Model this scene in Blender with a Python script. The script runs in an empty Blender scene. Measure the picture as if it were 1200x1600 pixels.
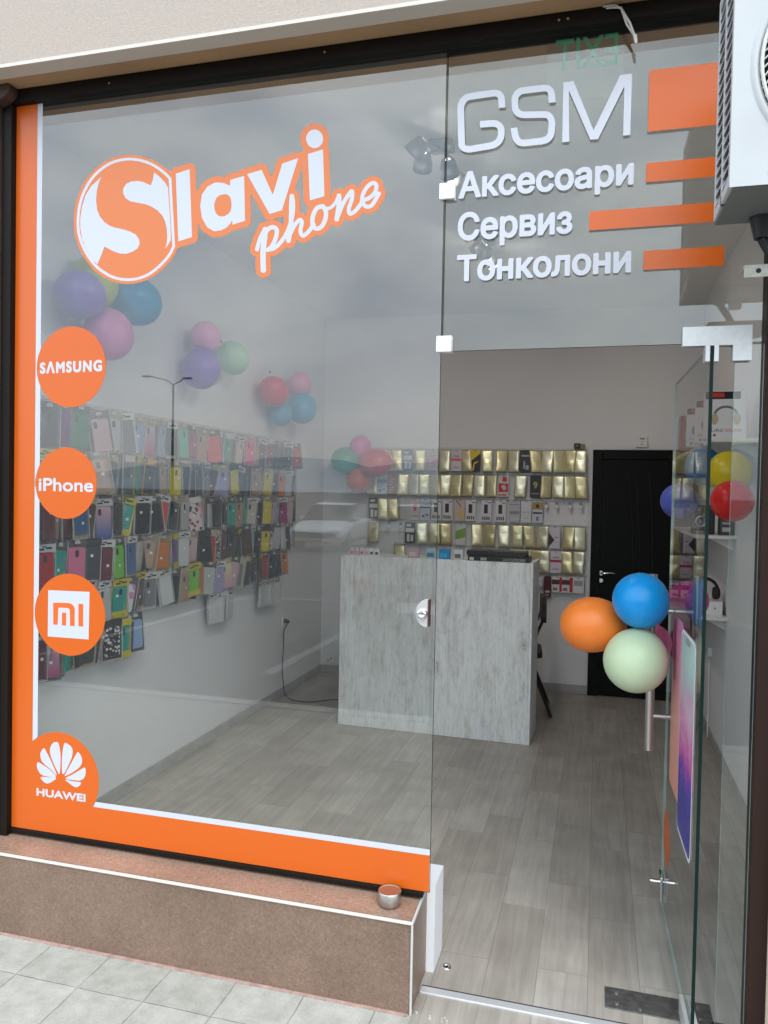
import bpy, bmesh, math, random
import numpy as np
from mathutils import Vector, Matrix, Euler
random.seed(7)
rnd = random.Random(11)
S = bpy.context.scene
COL = S.collection
R = math.radians

# ------------------------------------------------------------------ camera
CAM = np.array([0.489017, -2.434823, 1.604008]); YAW, PITCH, ROLL, F = 0.268332, -0.02457, 0.019181, 1216.02
_f = np.array([-math.sin(YAW)*math.cos(PITCH), math.cos(YAW)*math.cos(PITCH), math.sin(PITCH)])
_r = np.array([math.cos(YAW), math.sin(YAW), 0.0]); _u = np.cross(_r, _f)
RX = math.cos(ROLL)*_r + math.sin(ROLL)*_u; UX = -math.sin(ROLL)*_r + math.cos(ROLL)*_u
cd = bpy.data.cameras.new("camera"); cam = bpy.data.objects.new("camera", cd); COL.objects.link(cam)
M = Matrix.Identity(4)
for i in range(3):
    M[i][0] = RX[i]; M[i][1] = UX[i]; M[i][2] = -_f[i]; M[i][3] = CAM[i]
cam.matrix_world = M
cd.sensor_fit = 'VERTICAL'; cd.sensor_height = 24.0; cd.lens = 24.0*F/1600.0
cd.clip_start = 0.05; cd.clip_end = 9000
S.camera = cam

def on(px, py, ax, val):
    """point of the plane axis=val that the photograph shows at pixel px, py (1200x1600)"""
    d = RX*(px-600)/F - UX*(py-800)/F + _f
    t = (val-CAM[ax])/d[ax]
    return CAM + t*d
def fac(px, py):
    q = on(px, py, 1, 0.0); return (q[0], q[2])

# ------------------------------------------------------------------ world, sun, exposure
W = bpy.data.worlds.new("World"); S.world = W; W.use_nodes = True
nt = W.node_tree; nt.nodes.clear()
def N(t, **k):
    n = nt.nodes.new(t)
    for a, b in k.items(): setattr(n, a, b)
    return n
L = nt.links.new
SUN_EL, SUN_AZ = R(48), R(146)
out = N('ShaderNodeOutputWorld'); bg = N('ShaderNodeBackground'); bg.inputs[1].default_value = 0.145
sky = N('ShaderNodeTexSky', sky_type='NISHITA', sun_disc=False, sun_elevation=SUN_EL, sun_rotation=SUN_AZ)
tc = N('ShaderNodeTexCoord'); mp = N('ShaderNodeMapping'); mp.inputs['Scale'].default_value = (1.0, 1.0, 2.6)
n1 = N('ShaderNodeTexNoise'); n1.inputs['Scale'].default_value = 3.4; n1.inputs['Detail'].default_value = 7; n1.inputs['Roughness'].default_value = 0.55
n1.inputs['Distortion'].default_value = 0.4
cr = N('ShaderNodeValToRGB')
e = cr.color_ramp.elements
e[0].position = 0.36; e[0].color = (8.8, 10.6, 12.8, 1); e[1].position = 0.63; e[1].color = (15.2, 16.6, 17.4, 1)
x = e.new(0.5); x.color = (12.2, 13.9, 15.5, 1)
sx = N('ShaderNodeSeparateXYZ'); hz = N('ShaderNodeMapRange'); hz.inputs[1].default_value = 0.01; hz.inputs[2].default_value = 0.24; hz.inputs[3].default_value = 1; hz.inputs[4].default_value = 0
hm = N('ShaderNodeMixRGB'); hm.inputs[2].default_value = (10.6, 10.9, 11.1, 1)
mx = N('ShaderNodeMixRGB'); mx.inputs[0].default_value = 0.9
L(tc.outputs['Generated'], mp.inputs[0]); L(mp.outputs[0], n1.inputs['Vector']); L(n1.outputs['Fac'], cr.inputs[0])
L(tc.outputs['Generated'], sx.inputs[0]); L(sx.outputs[2], hz.inputs[0]); L(hz.outputs[0], hm.inputs[0]); L(cr.outputs[0], hm.inputs[1])
L(sky.outputs[0], mx.inputs[1]); L(hm.outputs[0], mx.inputs[2]); L(mx.outputs[0], bg.inputs[0]); L(bg.outputs[0], out.inputs[0])

sl = bpy.data.lights.new("sun", 'SUN'); sl.energy = 1.35; sl.angle = R(34); sl.color = (1, 0.96, 0.9)
so = bpy.data.objects.new("sun", sl); COL.objects.link(so)
sd = Vector((math.sin(SUN_AZ)*math.cos(SUN_EL), math.cos(SUN_AZ)*math.cos(SUN_EL), math.sin(SUN_EL)))
so.rotation_euler = sd.to_track_quat('Z', 'Y').to_euler(); so.location = (0, -8, 12)
S.view_settings.view_transform = 'Standard'; S.view_settings.look = 'None'; S.view_settings.gamma = 1
S.view_settings.exposure = 0.31
S.render.engine = 'CYCLES'
S.cycles.use_denoising = True; S.cycles.max_bounces = 10; S.cycles.diffuse_bounces = 5; S.cycles.glossy_bounces = 4
S.cycles.transparent_max_bounces = 28; S.cycles.caustics_reflective = False; S.cycles.caustics_refractive = False
S.cycles.sample_clamp_indirect = 6

# ------------------------------------------------------------------ materials
MATS = {}
def mat(name, col, rough=0.6, metal=0.0, spec=0.5, var=0.0, vscale=8.0, bump=0.0, bscale=60.0, emit=None, estr=0.0, coat=0.0, sss=0.0, trans=0.0):
    if name in MATS: return MATS[name]
    m = bpy.data.materials.new(name); m.use_nodes = True; t = m.node_tree; b = t.nodes['Principled BSDF']
    c = (col[0], col[1], col[2], 1)
    b.inputs['Base Color'].default_value = c; b.inputs['Roughness'].default_value = rough
    b.inputs['Metallic'].default_value = metal; b.inputs['Specular IOR Level'].default_value = spec
    b.inputs['Coat Weight'].default_value = coat
    if sss: b.inputs['Subsurface Weight'].default_value = sss; b.inputs['Subsurface Radius'].default_value = (0.05, 0.05, 0.05); b.inputs['Subsurface Scale'].default_value = 0.5
    if trans: b.inputs['Transmission Weight'].default_value = trans
    if emit: b.inputs['Emission Color'].default_value = (*emit, 1); b.inputs['Emission Strength'].default_value = estr
    co = t.nodes.new('ShaderNodeTexCoord')
    if var > 0:
        n = t.nodes.new('ShaderNodeTexNoise'); n.inputs['Scale'].default_value = vscale; n.inputs['Detail'].default_value = 6
        r = t.nodes.new('ShaderNodeValToRGB'); r.color_ramp.elements[0].position = 0.3; r.color_ramp.elements[1].position = 0.7
        r.color_ramp.elements[0].color = (c[0]*(1-var), c[1]*(1-var), c[2]*(1-var), 1)
        r.color_ramp.elements[1].color = (min(1, c[0]*(1+var)), min(1, c[1]*(1+var)), min(1, c[2]*(1+var)), 1)
        t.links.new(co.outputs['Object'], n.inputs['Vector']); t.links.new(n.outputs['Fac'], r.inputs[0]); t.links.new(r.outputs[0], b.inputs['Base Color'])
    if bump > 0:
        n = t.nodes.new('ShaderNodeTexNoise'); n.inputs['Scale'].default_value = bscale; n.inputs['Detail'].default_value = 4
        bp = t.nodes.new('ShaderNodeBump'); bp.inputs['Strength'].default_value = bump; bp.inputs['Distance'].default_value = 0.004
        t.links.new(co.outputs['Object'], n.inputs['Vector']); t.links.new(n.outputs['Fac'], bp.inputs['Height']); t.links.new(bp.outputs[0], b.inputs['Normal'])
    MATS[name] = m
    return m

def glassmat(name, r0=0.095, tint=(0.93, 0.965, 0.95), rough=0.0, dirt=0.0):
    m = bpy.data.materials.new(name); m.use_nodes = True; t = m.node_tree; t.nodes.clear()
    o = t.nodes.new('ShaderNodeOutputMaterial'); mix = t.nodes.new('ShaderNodeMixShader')
    tr = t.nodes.new('ShaderNodeBsdfTransparent'); tr.inputs[0].default_value = (*tint, 1)
    gl = t.nodes.new('ShaderNodeBsdfGlossy'); gl.inputs['Roughness'].default_value = rough
    ior = (1+math.sqrt(r0))/(1-math.sqrt(r0))
    fr = t.nodes.new('ShaderNodeFresnel'); fr.inputs[0].default_value = ior
    ge = t.nodes.new('ShaderNodeNewGeometry'); mu = t.nodes.new('ShaderNodeMath'); mu.operation = 'SUBTRACT'; mu.inputs[0].default_value = 1.0
    m2 = t.nodes.new('ShaderNodeMath'); m2.operation = 'MULTIPLY'
    t.links.new(ge.outputs['Backfacing'], mu.inputs[1]); t.links.new(mu.outputs[0], m2.inputs[0]); t.links.new(fr.outputs[0], m2.inputs[1])
    t.links.new(m2.outputs[0], mix.inputs[0]); t.links.new(tr.outputs[0], mix.inputs[1]); t.links.new(gl.outputs[0], mix.inputs[2])
    t.links.new(mix.outputs[0], o.inputs[0]); MATS[name] = m
    return m

GLASS = glassmat('window_glass', 0.132, (0.965, 0.98, 0.972))
FILM = glassmat('clear_plastic_film', 0.028, (0.985, 0.985, 0.985), 0.06)
GEDGE = mat('glass_edge', (0.004, 0.016, 0.013), 0.35, spec=0.15)
GEDGEL = mat('glass_edge_light', (0.35, 0.5, 0.46), 0.2)
WHITE = mat('white_vinyl', (0.54, 0.555, 0.61), 0.35)
ORANGE = mat('orange_vinyl', (0.60, 0.106, 0.006), 0.3, spec=0.5)
FRAME = mat('dark_brown_frame', (0.009, 0.0065, 0.005), 0.5, spec=0.15)
FRAMEB = mat('brown_frame', (0.026, 0.013, 0.010), 0.5, spec=0.15)
CHROME = mat('chrome', (0.72, 0.72, 0.73), 0.12, 1.0)
STEEL = mat('brushed_steel', (0.55, 0.54, 0.52), 0.32, 1.0, bump=0.1, bscale=200)
DSTEEL = mat('dull_steel_plate', (0.20, 0.20, 0.19), 0.45, 0.8, var=0.3, vscale=40)
ALU = mat('satin_aluminium', (0.78, 0.78, 0.79), 0.42, 0.6)
BLACK = mat('black_plastic', (0.008, 0.008, 0.009), 0.4)
BLACKM = mat('black_matt', (0.012, 0.012, 0.012), 0.7)
WPLAS = mat('white_plastic', (0.72, 0.72, 0.70), 0.4)
WALLW = mat('white_painted_wall', (0.72, 0.725, 0.74), 0.8, var=0.02, vscale=2.5, bump=0.05, bscale=120)
CEIL = mat('white_ceiling_paint', (0.88, 0.87, 0.85), 0.85)
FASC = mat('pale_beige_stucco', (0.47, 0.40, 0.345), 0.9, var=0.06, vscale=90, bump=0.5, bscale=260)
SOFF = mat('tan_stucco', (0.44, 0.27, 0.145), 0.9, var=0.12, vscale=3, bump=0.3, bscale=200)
TRIMW = mat('white_edge_trim', (0.66, 0.60, 0.53), 0.4)
PCARD = {}
def simple(col, rough=0.45, **k):
    key = 'paint_%03d_%03d_%03d_%d' % (int(col[0]*999), int(col[1]*999), int(col[2]*999), int(rough*10))
    return mat(key, col, rough, **k)

def node_mat(name):
    m = bpy.data.materials.new(name); m.use_nodes = True; MATS[name] = m
    return m, m.node_tree, m.node_tree.nodes['Principled BSDF']
def nn(t, ty, **k):
    n = t.nodes.new(ty)
    for a, b in k.items(): setattr(n, a, b)
    return n

# wood-look floor tiles: boards run along y
def floor_mat():
    m, t, b = node_mat('wood_look_floor_tile'); lk = t.links.new
    co = nn(t, 'ShaderNodeTexCoord'); mp = nn(t, 'ShaderNodeMapping'); mp.inputs['Rotation'].default_value = (0, 0, R(90)); lk(co.outputs['Object'], mp.inputs[0])
    br = nn(t, 'ShaderNodeTexBrick'); br.offset = 0.37; br.offset_frequency = 2
    br.inputs['Scale'].default_value = 1; br.inputs['Brick Width'].default_value = 0.61; br.inputs['Row Height'].default_value = 0.165
    br.inputs['Mortar Size'].default_value = 0.0011; br.inputs['Mortar Smooth'].default_value = 0.4; br.inputs['Bias'].default_value = 0.0
    br.inputs['Color1'].default_value = (0.34, 0.308, 0.270, 1); br.inputs['Color2'].default_value = (0.43, 0.397, 0.355, 1); br.inputs['Mortar'].default_value = (0.20, 0.185, 0.17, 1)
    lk(mp.outputs[0], br.inputs['Vector'])
    st = nn(t, 'ShaderNodeMapping'); st.inputs['Scale'].default_value = (28, 1.6, 1); lk(co.outputs['Object'], st.inputs[0])
    # each board gets its own grain: shift the lookup by the board colour
    ad = nn(t, 'ShaderNodeVectorMath', operation='ADD'); sc = nn(t, 'ShaderNodeVectorMath', operation='SCALE'); sc.inputs['Scale'].default_value = 60
    lk(br.outputs['Color'], sc.inputs[0]); lk(sc.outputs[0], ad.inputs[1]); lk(st.outputs[0], ad.inputs[0])
    no = nn(t, 'ShaderNodeTexNoise'); no.inputs['Scale'].default_value = 1.2; no.inputs['Detail'].default_value = 9; no.inputs['Roughness'].default_value = 0.62; no.inputs['Distortion'].default_value = 0.6
    lk(ad.outputs[0], no.inputs['Vector'])
    rp = nn(t, 'ShaderNodeValToRGB'); rp.color_ramp.elements[0].position = 0.3; rp.color_ramp.elements[0].color = (0.80, 0.785, 0.77, 1); rp.color_ramp.elements[1].position = 0.72; rp.color_ramp.elements[1].color = (1.18, 1.17, 1.16, 1)
    lk(no.outputs['Fac'], rp.inputs[0])
    n2 = nn(t, 'ShaderNodeTexNoise'); n2.inputs['Scale'].default_value = 5; n2.inputs['Detail'].default_value = 5; lk(co.outputs['Object'], n2.inputs['Vector'])
    r2 = nn(t, 'ShaderNodeValToRGB'); r2.color_ramp.elements[0].position = 0.3; r2.color_ramp.elements[0].color = (0.86, 0.86, 0.86, 1); r2.color_ramp.elements[1].position = 0.7; r2.color_ramp.elements[1].color = (1.08, 1.08, 1.08, 1)
    lk(n2.outputs['Fac'], r2.inputs[0])
    m1 = nn(t, 'ShaderNodeMixRGB', blend_type='MULTIPLY'); m1.inputs[0].default_value = 1; lk(br.outputs['Color'], m1.inputs[1]); lk(rp.outputs[0], m1.inputs[2])
    m2 = nn(t, 'ShaderNodeMixRGB', blend_type='MULTIPLY'); m2.inputs[0].default_value = 1; lk(m1.outputs[0], m2.inputs[1]); lk(r2.outputs[0], m2.inputs[2])
    lk(m2.outputs[0], b.inputs['Base Color'])
    rr = nn(t, 'ShaderNodeMapRange'); rr.inputs[3].default_value = 0.34; rr.inputs[4].default_value = 0.52; lk(no.outputs['Fac'], rr.inputs[0]); lk(rr.outputs[0], b.inputs['Roughness'])
    bp = nn(t, 'ShaderNodeBump'); bp.inputs['Strength'].default_value = 0.25; bp.inputs['Distance'].default_value = 0.0015; lk(no.outputs['Fac'], bp.inputs['Height']); lk(bp.outputs[0], b.inputs['Normal'])
    return m
FLOORM = floor_mat()

def paver_mat():
    m, t, b = node_mat('concrete_pavers'); lk = t.links.new
    co = nn(t, 'ShaderNodeTexCoord'); mp = nn(t, 'ShaderNodeMapping'); mp.inputs['Location'].default_value = (-0.1005, -0.168, 0); lk(co.outputs['Object'], mp.inputs[0])
    wo = nn(t, 'ShaderNodeTexNoise'); wo.inputs['Scale'].default_value = 9; lk(co.outputs['Object'], wo.inputs['Vector'])
    ws = nn(t, 'ShaderNodeVectorMath', operation='SCALE'); ws.inputs['Scale'].default_value = 0.010; lk(wo.outputs['Color'], ws.inputs[0])
    wa = nn(t, 'ShaderNodeVectorMath', operation='ADD'); lk(mp.outputs[0], wa.inputs[0]); lk(ws.outputs[0], wa.inputs[1])
    br = nn(t, 'ShaderNodeTexBrick'); br.offset = 0.0; br.inputs['Scale'].default_value = 1; br.inputs['Brick Width'].default_value = 0.2365; br.inputs['Row Height'].default_value = 0.236
    br.inputs['Mortar Size'].default_value = 0.003; br.inputs['Mortar Smooth'].default_value = 1.0
    br.inputs['Color1'].default_value = (0.40, 0.39, 0.35, 1); br.inputs['Color2'].default_value = (0.455, 0.445, 0.405, 1); br.inputs['Mortar'].default_value = (0.25, 0.235, 0.20, 1)
    lk(wa.outputs[0], br.inputs['Vector'])
    nj = nn(t, 'ShaderNodeTexNoise'); nj.inputs['Scale'].default_value = 7; nj.inputs['Detail'].default_value = 5; lk(co.outputs['Object'], nj.inputs['Vector'])
    rj = nn(t, 'ShaderNodeValToRGB'); rj.color_ramp.elements[0].position = 0.42; rj.color_ramp.elements[0].color = (0.15, 0.15, 0.15, 1); rj.color_ramp.elements[1].position = 0.6; rj.color_ramp.elements[1].color = (1, 1, 1, 1); lk(nj.outputs['Fac'], rj.inputs[0])
    fj = nn(t, 'ShaderNodeMath', operation='MULTIPLY'); lk(rj.outputs[0], fj.inputs[0]); lk(br.outputs['Fac'], fj.inputs[1])
    mj = nn(t, 'ShaderNodeMixRGB'); mj.inputs[0].default_value = 0; mj.inputs[2].default_value = (0.42, 0.41, 0.37, 1); lk(fj.outputs[0], mj.inputs[0]); lk(br.outputs['Color'], mj.inputs[1])
    no = nn(t, 'ShaderNodeTexNoise'); no.inputs['Scale'].default_value = 14; no.inputs['Detail'].default_value = 10; no.inputs['Roughness'].default_value = 0.7; lk(co.outputs['Object'], no.inputs['Vector'])
    rp = nn(t, 'ShaderNodeValToRGB'); rp.color_ramp.elements[0].position = 0.3; rp.color_ramp.elements[0].color = (0.76, 0.75, 0.72, 1); rp.color_ramp.elements[1].position = 0.65; rp.color_ramp.elements[1].color = (1.08, 1.08, 1.08, 1)
    lk(no.outputs['Fac'], rp.inputs[0])
    m1 = nn(t, 'ShaderNodeMixRGB', blend_type='MULTIPLY'); m1.inputs[0].default_value = 1; lk(mj.outputs[0], m1.inputs[1]); lk(rp.outputs[0], m1.inputs[2])
    n3 = nn(t, 'ShaderNodeTexNoise'); n3.inputs['Scale'].default_value = 260; n3.inputs['Detail'].default_value = 3; lk(co.outputs['Object'], n3.inputs['Vector'])
    r3 = nn(t, 'ShaderNodeValToRGB'); r3.color_ramp.elements[0].position = 0.35; r3.color_ramp.elements[0].color = (0.88, 0.87, 0.86, 1); r3.color_ramp.elements[1].position = 0.6; r3.color_ramp.elements[1].color = (1.03, 1.03, 1.03, 1)
    lk(n3.outputs['Fac'], r3.inputs[0])
    m2 = nn(t, 'ShaderNodeMixRGB', blend_type='MULTIPLY'); m2.inputs[0].default_value = 1; lk(m1.outputs[0], m2.inputs[1]); lk(r3.outputs[0], m2.inputs[2])
    lk(m2.outputs[0], b.inputs['Base Color']); b.inputs['Roughness'].default_value = 0.85
    sb = nn(t, 'ShaderNodeMath', operation='MULTIPLY'); sb.inputs[1].default_value = -1.5; lk(br.outputs['Fac'], sb.inputs[0])
    ab = nn(t, 'ShaderNodeMath', operation='ADD'); lk(sb.outputs[0], ab.inputs[0]); lk(no.outputs['Fac'], ab.inputs[1])
    bp = nn(t, 'ShaderNodeBump'); bp.inputs['Strength'].default_value = 0.7; bp.inputs['Distance'].default_value = 0.003; lk(ab.outputs[0], bp.inputs['Height']); lk(bp.outputs[0], b.inputs['Normal'])
    return m
PAVER = paver_mat()

def speckle_mat(name, c1, c2, c3, rough, sc=110):
    m, t, b = node_mat(name); lk = t.links.new
    co = nn(t, 'ShaderNodeTexCoord')
    n1 = nn(t, 'ShaderNodeTexNoise'); n1.inputs['Scale'].default_value = sc; n1.inputs['Detail'].default_value = 6; n1.inputs['Roughness'].default_value = 0.75; n1.inputs['Distortion'].default_value = 1.2
    n2 = nn(t, 'ShaderNodeTexNoise'); n2.inputs['Scale'].default_value = 5; n2.inputs['Detail'].default_value = 5
    lk(co.outputs['Object'], n1.inputs['Vector']); lk(co.outputs['Object'], n2.inputs['Vector'])
    rp = nn(t, 'ShaderNodeValToRGB'); el = rp.color_ramp.elements; el[0].position = 0.36; el[0].color = (*c1, 1); el[1].position = 0.66; el[1].color = (*c3, 1); k = el.new(0.5); k.color = (*c2, 1)
    lk(n1.outputs['Fac'], rp.inputs[0])
    r2 = nn(t, 'ShaderNodeValToRGB'); r2.color_ramp.elements[0].position = 0.3; r2.color_ramp.elements[0].color = (0.85, 0.85, 0.85, 1); r2.color_ramp.elements[1].position = 0.7; r2.color_ramp.elements[1].color = (1.12, 1.12, 1.12, 1)
    lk(n2.outputs['Fac'], r2.inputs[0])
    m1 = nn(t, 'ShaderNodeMixRGB', blend_type='MULTIPLY'); m1.inputs[0].default_value = 1; lk(rp.outputs[0], m1.inputs[1]); lk(r2.outputs[0], m1.inputs[2])
    lk(m1.outputs[0], b.inputs['Base Color']); b.inputs['Roughness'].default_value = rough
    return m
BTILE = speckle_mat('brown_granite_tile', (0.145, 0.088, 0.062), (0.195, 0.128, 0.093), (0.265, 0.185, 0.138), 0.42)
SILLM = speckle_mat('polished_sill_painted_bright', (0.24, 0.145, 0.10), (0.31, 0.20, 0.145), (0.40, 0.275, 0.21), 0.25)  # the cladding granite in a paler tone, so its upward face looks sky-lit
DTILE = speckle_mat('dark_brown_tile', (0.035, 0.02, 0.015), (0.06, 0.036, 0.028), (0.10, 0.065, 0.05), 0.45)
ASPH = speckle_mat('asphalt', (0.05, 0.05, 0.05), (0.075, 0.075, 0.075), (0.105, 0.103, 0.10), 0.85, 300)

def washed_wood():
    m, t, b = node_mat('whitewashed_wood_laminate'); lk = t.links.new
    co = nn(t, 'ShaderNodeTexCoord')
    def nz(scale, detail, sc, dist=0.0, rough=0.6):
        mp = nn(t, 'ShaderNodeMapping'); mp.inputs['Scale'].default_value = scale; lk(co.outputs['Object'], mp.inputs[0])
        n = nn(t, 'ShaderNodeTexNoise'); n.inputs['Scale'].default_value = sc; n.inputs['Detail'].default_value = detail; n.inputs['Distortion'].default_value = dist; n.inputs['Roughness'].default_value = rough
        lk(mp.outputs[0], n.inputs['Vector']); return n
    a = nz((4.6, 4.6, 1.4), 13, 2.8, 0.5, 0.82); c = nz((46, 46, 1.6), 8, 2.0, 0.2, 0.75)
    d = nz((60, 60, 14), 4, 1.3)
    ra = nn(t, 'ShaderNodeValToRGB'); el = ra.color_ramp.elements; el[0].position = 0.32; el[0].color = (0.36, 0.365, 0.34, 1); el[1].position = 0.52; el[1].color = (0.80, 0.81, 0.81, 1); k = el.new(0.41); k.color = (0.65, 0.66, 0.63, 1)
    lk(a.outputs['Fac'], ra.inputs[0])
    rc = nn(t, 'ShaderNodeValToRGB'); rc.color_ramp.elements[0].position = 0.34; rc.color_ramp.elements[0].color = (0.86, 0.865, 0.845, 1); rc.color_ramp.elements[1].position = 0.56; rc.color_ramp.elements[1].color = (1.06, 1.06, 1.06, 1)
    lk(c.outputs['Fac'], rc.inputs[0])
    rd = nn(t, 'ShaderNodeValToRGB'); rd.color_ramp.elements[0].position = 0.3; rd.color_ramp.elements[0].color = (0.82, 0.82, 0.8, 1); rd.color_ramp.elements[1].position = 0.46; rd.color_ramp.elements[1].color = (1, 1, 1, 1)
    lk(d.outputs['Fac'], rd.inputs[0])
    m1 = nn(t, 'ShaderNodeMixRGB', blend_type='MULTIPLY'); m1.inputs[0].default_value = 1; lk(ra.outputs[0], m1.inputs[1]); lk(rc.outputs[0], m1.inputs[2])
    m2 = nn(t, 'ShaderNodeMixRGB', blend_type='MULTIPLY'); m2.inputs[0].default_value = 1; lk(m1.outputs[0], m2.inputs[1]); lk(rd.outputs[0], m2.inputs[2])
    lk(m2.outputs[0], b.inputs['Base Color']); b.inputs['Roughness'].default_value = 0.5
    return m
WASH = washed_wood()

def grad_mat(name, stops, axis=2, lo=0.0, hi=1.0, rough=0.3, swirl=0.0):
    m, t, b = node_mat(name); lk = t.links.new
    co = nn(t, 'ShaderNodeTexCoord'); s = nn(t, 'ShaderNodeSeparateXYZ')
    if swirl:
        n = nn(t, 'ShaderNodeTexNoise'); n.inputs['Scale'].default_value = 5; n.inputs['Distortion'].default_value = 2.5; n.inputs['Detail'].default_value = 3; lk(co.outputs['Object'], n.inputs['Vector'])
        v = nn(t, 'ShaderNodeVectorMath', operation='SCALE'); v.inputs['Scale'].default_value = swirl; lk(n.outputs['Color'], v.inputs[0])
        a = nn(t, 'ShaderNodeVectorMath', operation='ADD'); lk(v.outputs[0], a.inputs[0]); lk(co.outputs['Object'], a.inputs[1]); lk(a.outputs[0], s.inputs[0])
    else: lk(co.outputs['Object'], s.inputs[0])
    mr = nn(t, 'ShaderNodeMapRange'); mr.inputs[1].default_value = lo; mr.inputs[2].default_value = hi; lk(s.outputs[axis], mr.inputs[0])
    rp = nn(t, 'ShaderNodeValToRGB'); el = rp.color_ramp.elements
    el[0].position = stops[0][0]; el[0].color = (*stops[0][1], 1); el[1].position = stops[-1][0]; el[1].color = (*stops[-1][1], 1)
    for p_, c_ in stops[1:-1]: q = el.new(p_); q.color = (*c_, 1)
    lk(mr.outputs[0], rp.inputs[0]); lk(rp.outputs[0], b.inputs['Base Color']); b.inputs['Roughness'].default_value = rough
    return m

# ------------------------------------------------------------------ mesh helpers
class MB:
    def __init__(s): s.v = []; s.f = []; s.m = []; s.sm = []
    def add(s, vs, fs, mi=0, smooth=False):
        o = len(s.v); s.v += [tuple(float(c) for c in p) for p in vs]
        for f in fs: s.f.append([i+o for i in f]); s.m.append(mi); s.sm.append(smooth)
        return s
    def box(s, x0, y0, z0, x1, y1, z1, mi=0, T=None):
        vs = [(x0,y0,z0),(x1,y0,z0),(x1,y1,z0),(x0,y1,z0),(x0,y0,z1),(x1,y0,z1),(x1,y1,z1),(x0,y1,z1)]
        if T is not None: vs = [T @ Vector(p) for p in vs]
        return s.add(vs, [(0,3,2,1),(4,5,6,7),(0,1,5,4),(1,2,6,5),(2,3,7,6),(3,0,4,7)], mi)
    def cyl(s, p0, p1, r0, r1=None, n=16, mi=0, caps=True, smooth=True):
        p0 = Vector(p0); p1 = Vector(p1); r1 = r0 if r1 is None else r1
        d = (p1-p0).normalized(); a = d.orthogonal().normalized(); b = d.cross(a)
        vs = []
        for p, r in ((p0, r0), (p1, r1)):
            for k in range(n):
                w = 2*math.pi*k/n; vs.append(p + a*(r*math.cos(w)) + b*(r*math.sin(w)))
        fs = [(k, (k+1) % n, n+(k+1) % n, n+k) for k in range(n)]
        s.add(vs, fs, mi, smooth)
        if caps: s.add(vs, [tuple(range(n-1, -1, -1)), tuple(range(n, 2*n))], mi, False)
        return s
    def tube(s, pts, r, n=8, mi=0):
        pts = [Vector(p) for p in pts]; ref = None; rings = []
        for i, p in enumerate(pts):
            d = (pts[min(i+1, len(pts)-1)] - pts[max(i-1, 0)]).normalized()
            if ref is None: ref = d.orthogonal().normalized()
            a = (ref - d*ref.dot(d)).normalized(); ref = a; b = d.cross(a); rr = r[i] if isinstance(r, (list, tuple)) else r
            rings.append([p + a*(rr*math.cos(2*math.pi*k/n)) + b*(rr*math.sin(2*math.pi*k/n)) for k in range(n)])
        vs = [q for g in rings for q in g]; fs = []
        for i in range(len(rings)-1):
            for k in range(n): fs.append((i*n+k, i*n+(k+1) % n, (i+1)*n+(k+1) % n, (i+1)*n+k))
        s.add(vs, fs, mi, True); s.add(vs, [tuple(range(n-1, -1, -1)), tuple(range((len(rings)-1)*n, len(rings)*n))], mi, False)
        return s
    def lathe(s, prof, n=32, mi=0, T=None, smooth=True):
        vs = []
        for r, z in prof:
            for k in range(n):
                w = 2*math.pi*k/n; p = Vector((r*math.cos(w), r*math.sin(w), z)); vs.append(T @ p if T is not None else p)
        fs = [(i*n+k, i*n+(k+1) % n, (i+1)*n+(k+1) % n, (i+1)*n+k) for i in range(len(prof)-1) for k in range(n)]
        return s.add(vs, fs, mi, smooth)
    def prism(s, pts, d0, d1, mi=0, plane='xz', T=None, mi_side=None):
        """outline extruded; plane 'xz' -> depth along y, 'yz' -> depth along x, 'xy' -> along z"""
        def P(a, b, d):
            q = {'xz': (a, d, b), 'yz': (d, a, b), 'xy': (a, b, d)}[plane]
            return T @ Vector(q) if T is not None else q
        n = len(pts); vs = [P(a, b, d0) for a, b in pts] + [P(a, b, d1) for a, b in pts]
        s.add(vs, [tuple(range(n)), tuple(range(2*n-1, n-1, -1))], mi)
        s.add(vs, [(k, n+k, n+(k+1) % n, (k+1) % n) for k in range(n)], mi if mi_side is None else mi_side)
        return s
    def build(s, name, mats, parent=None, bevel=0.0, seg=2, fixn=True):
        me = bpy.data.meshes.new(name); me.from_pydata(s.v, [], s.f); me.update()
        if not isinstance(mats, (list, tuple)): mats = [mats]
        for m in mats: me.materials.append(m)
        me.polygons.foreach_set('material_index', s.m); me.polygons.foreach_set('use_smooth', s.sm)
        if fixn:
            bm = bmesh.new(); bm.from_mesh(me); bmesh.ops.recalc_face_normals(bm, faces=bm.faces); bm.to_mesh(me); bm.free()
        o = bpy.data.objects.new(name, me); COL.objects.link(o)
        if parent is not None: o.parent = parent
        if bevel > 0:
            b = o.modifiers.new('bevel', 'BEVEL'); b.width = bevel; b.segments = seg; b.limit_method = 'ANGLE'; b.angle_limit = R(40)
        return o

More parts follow.
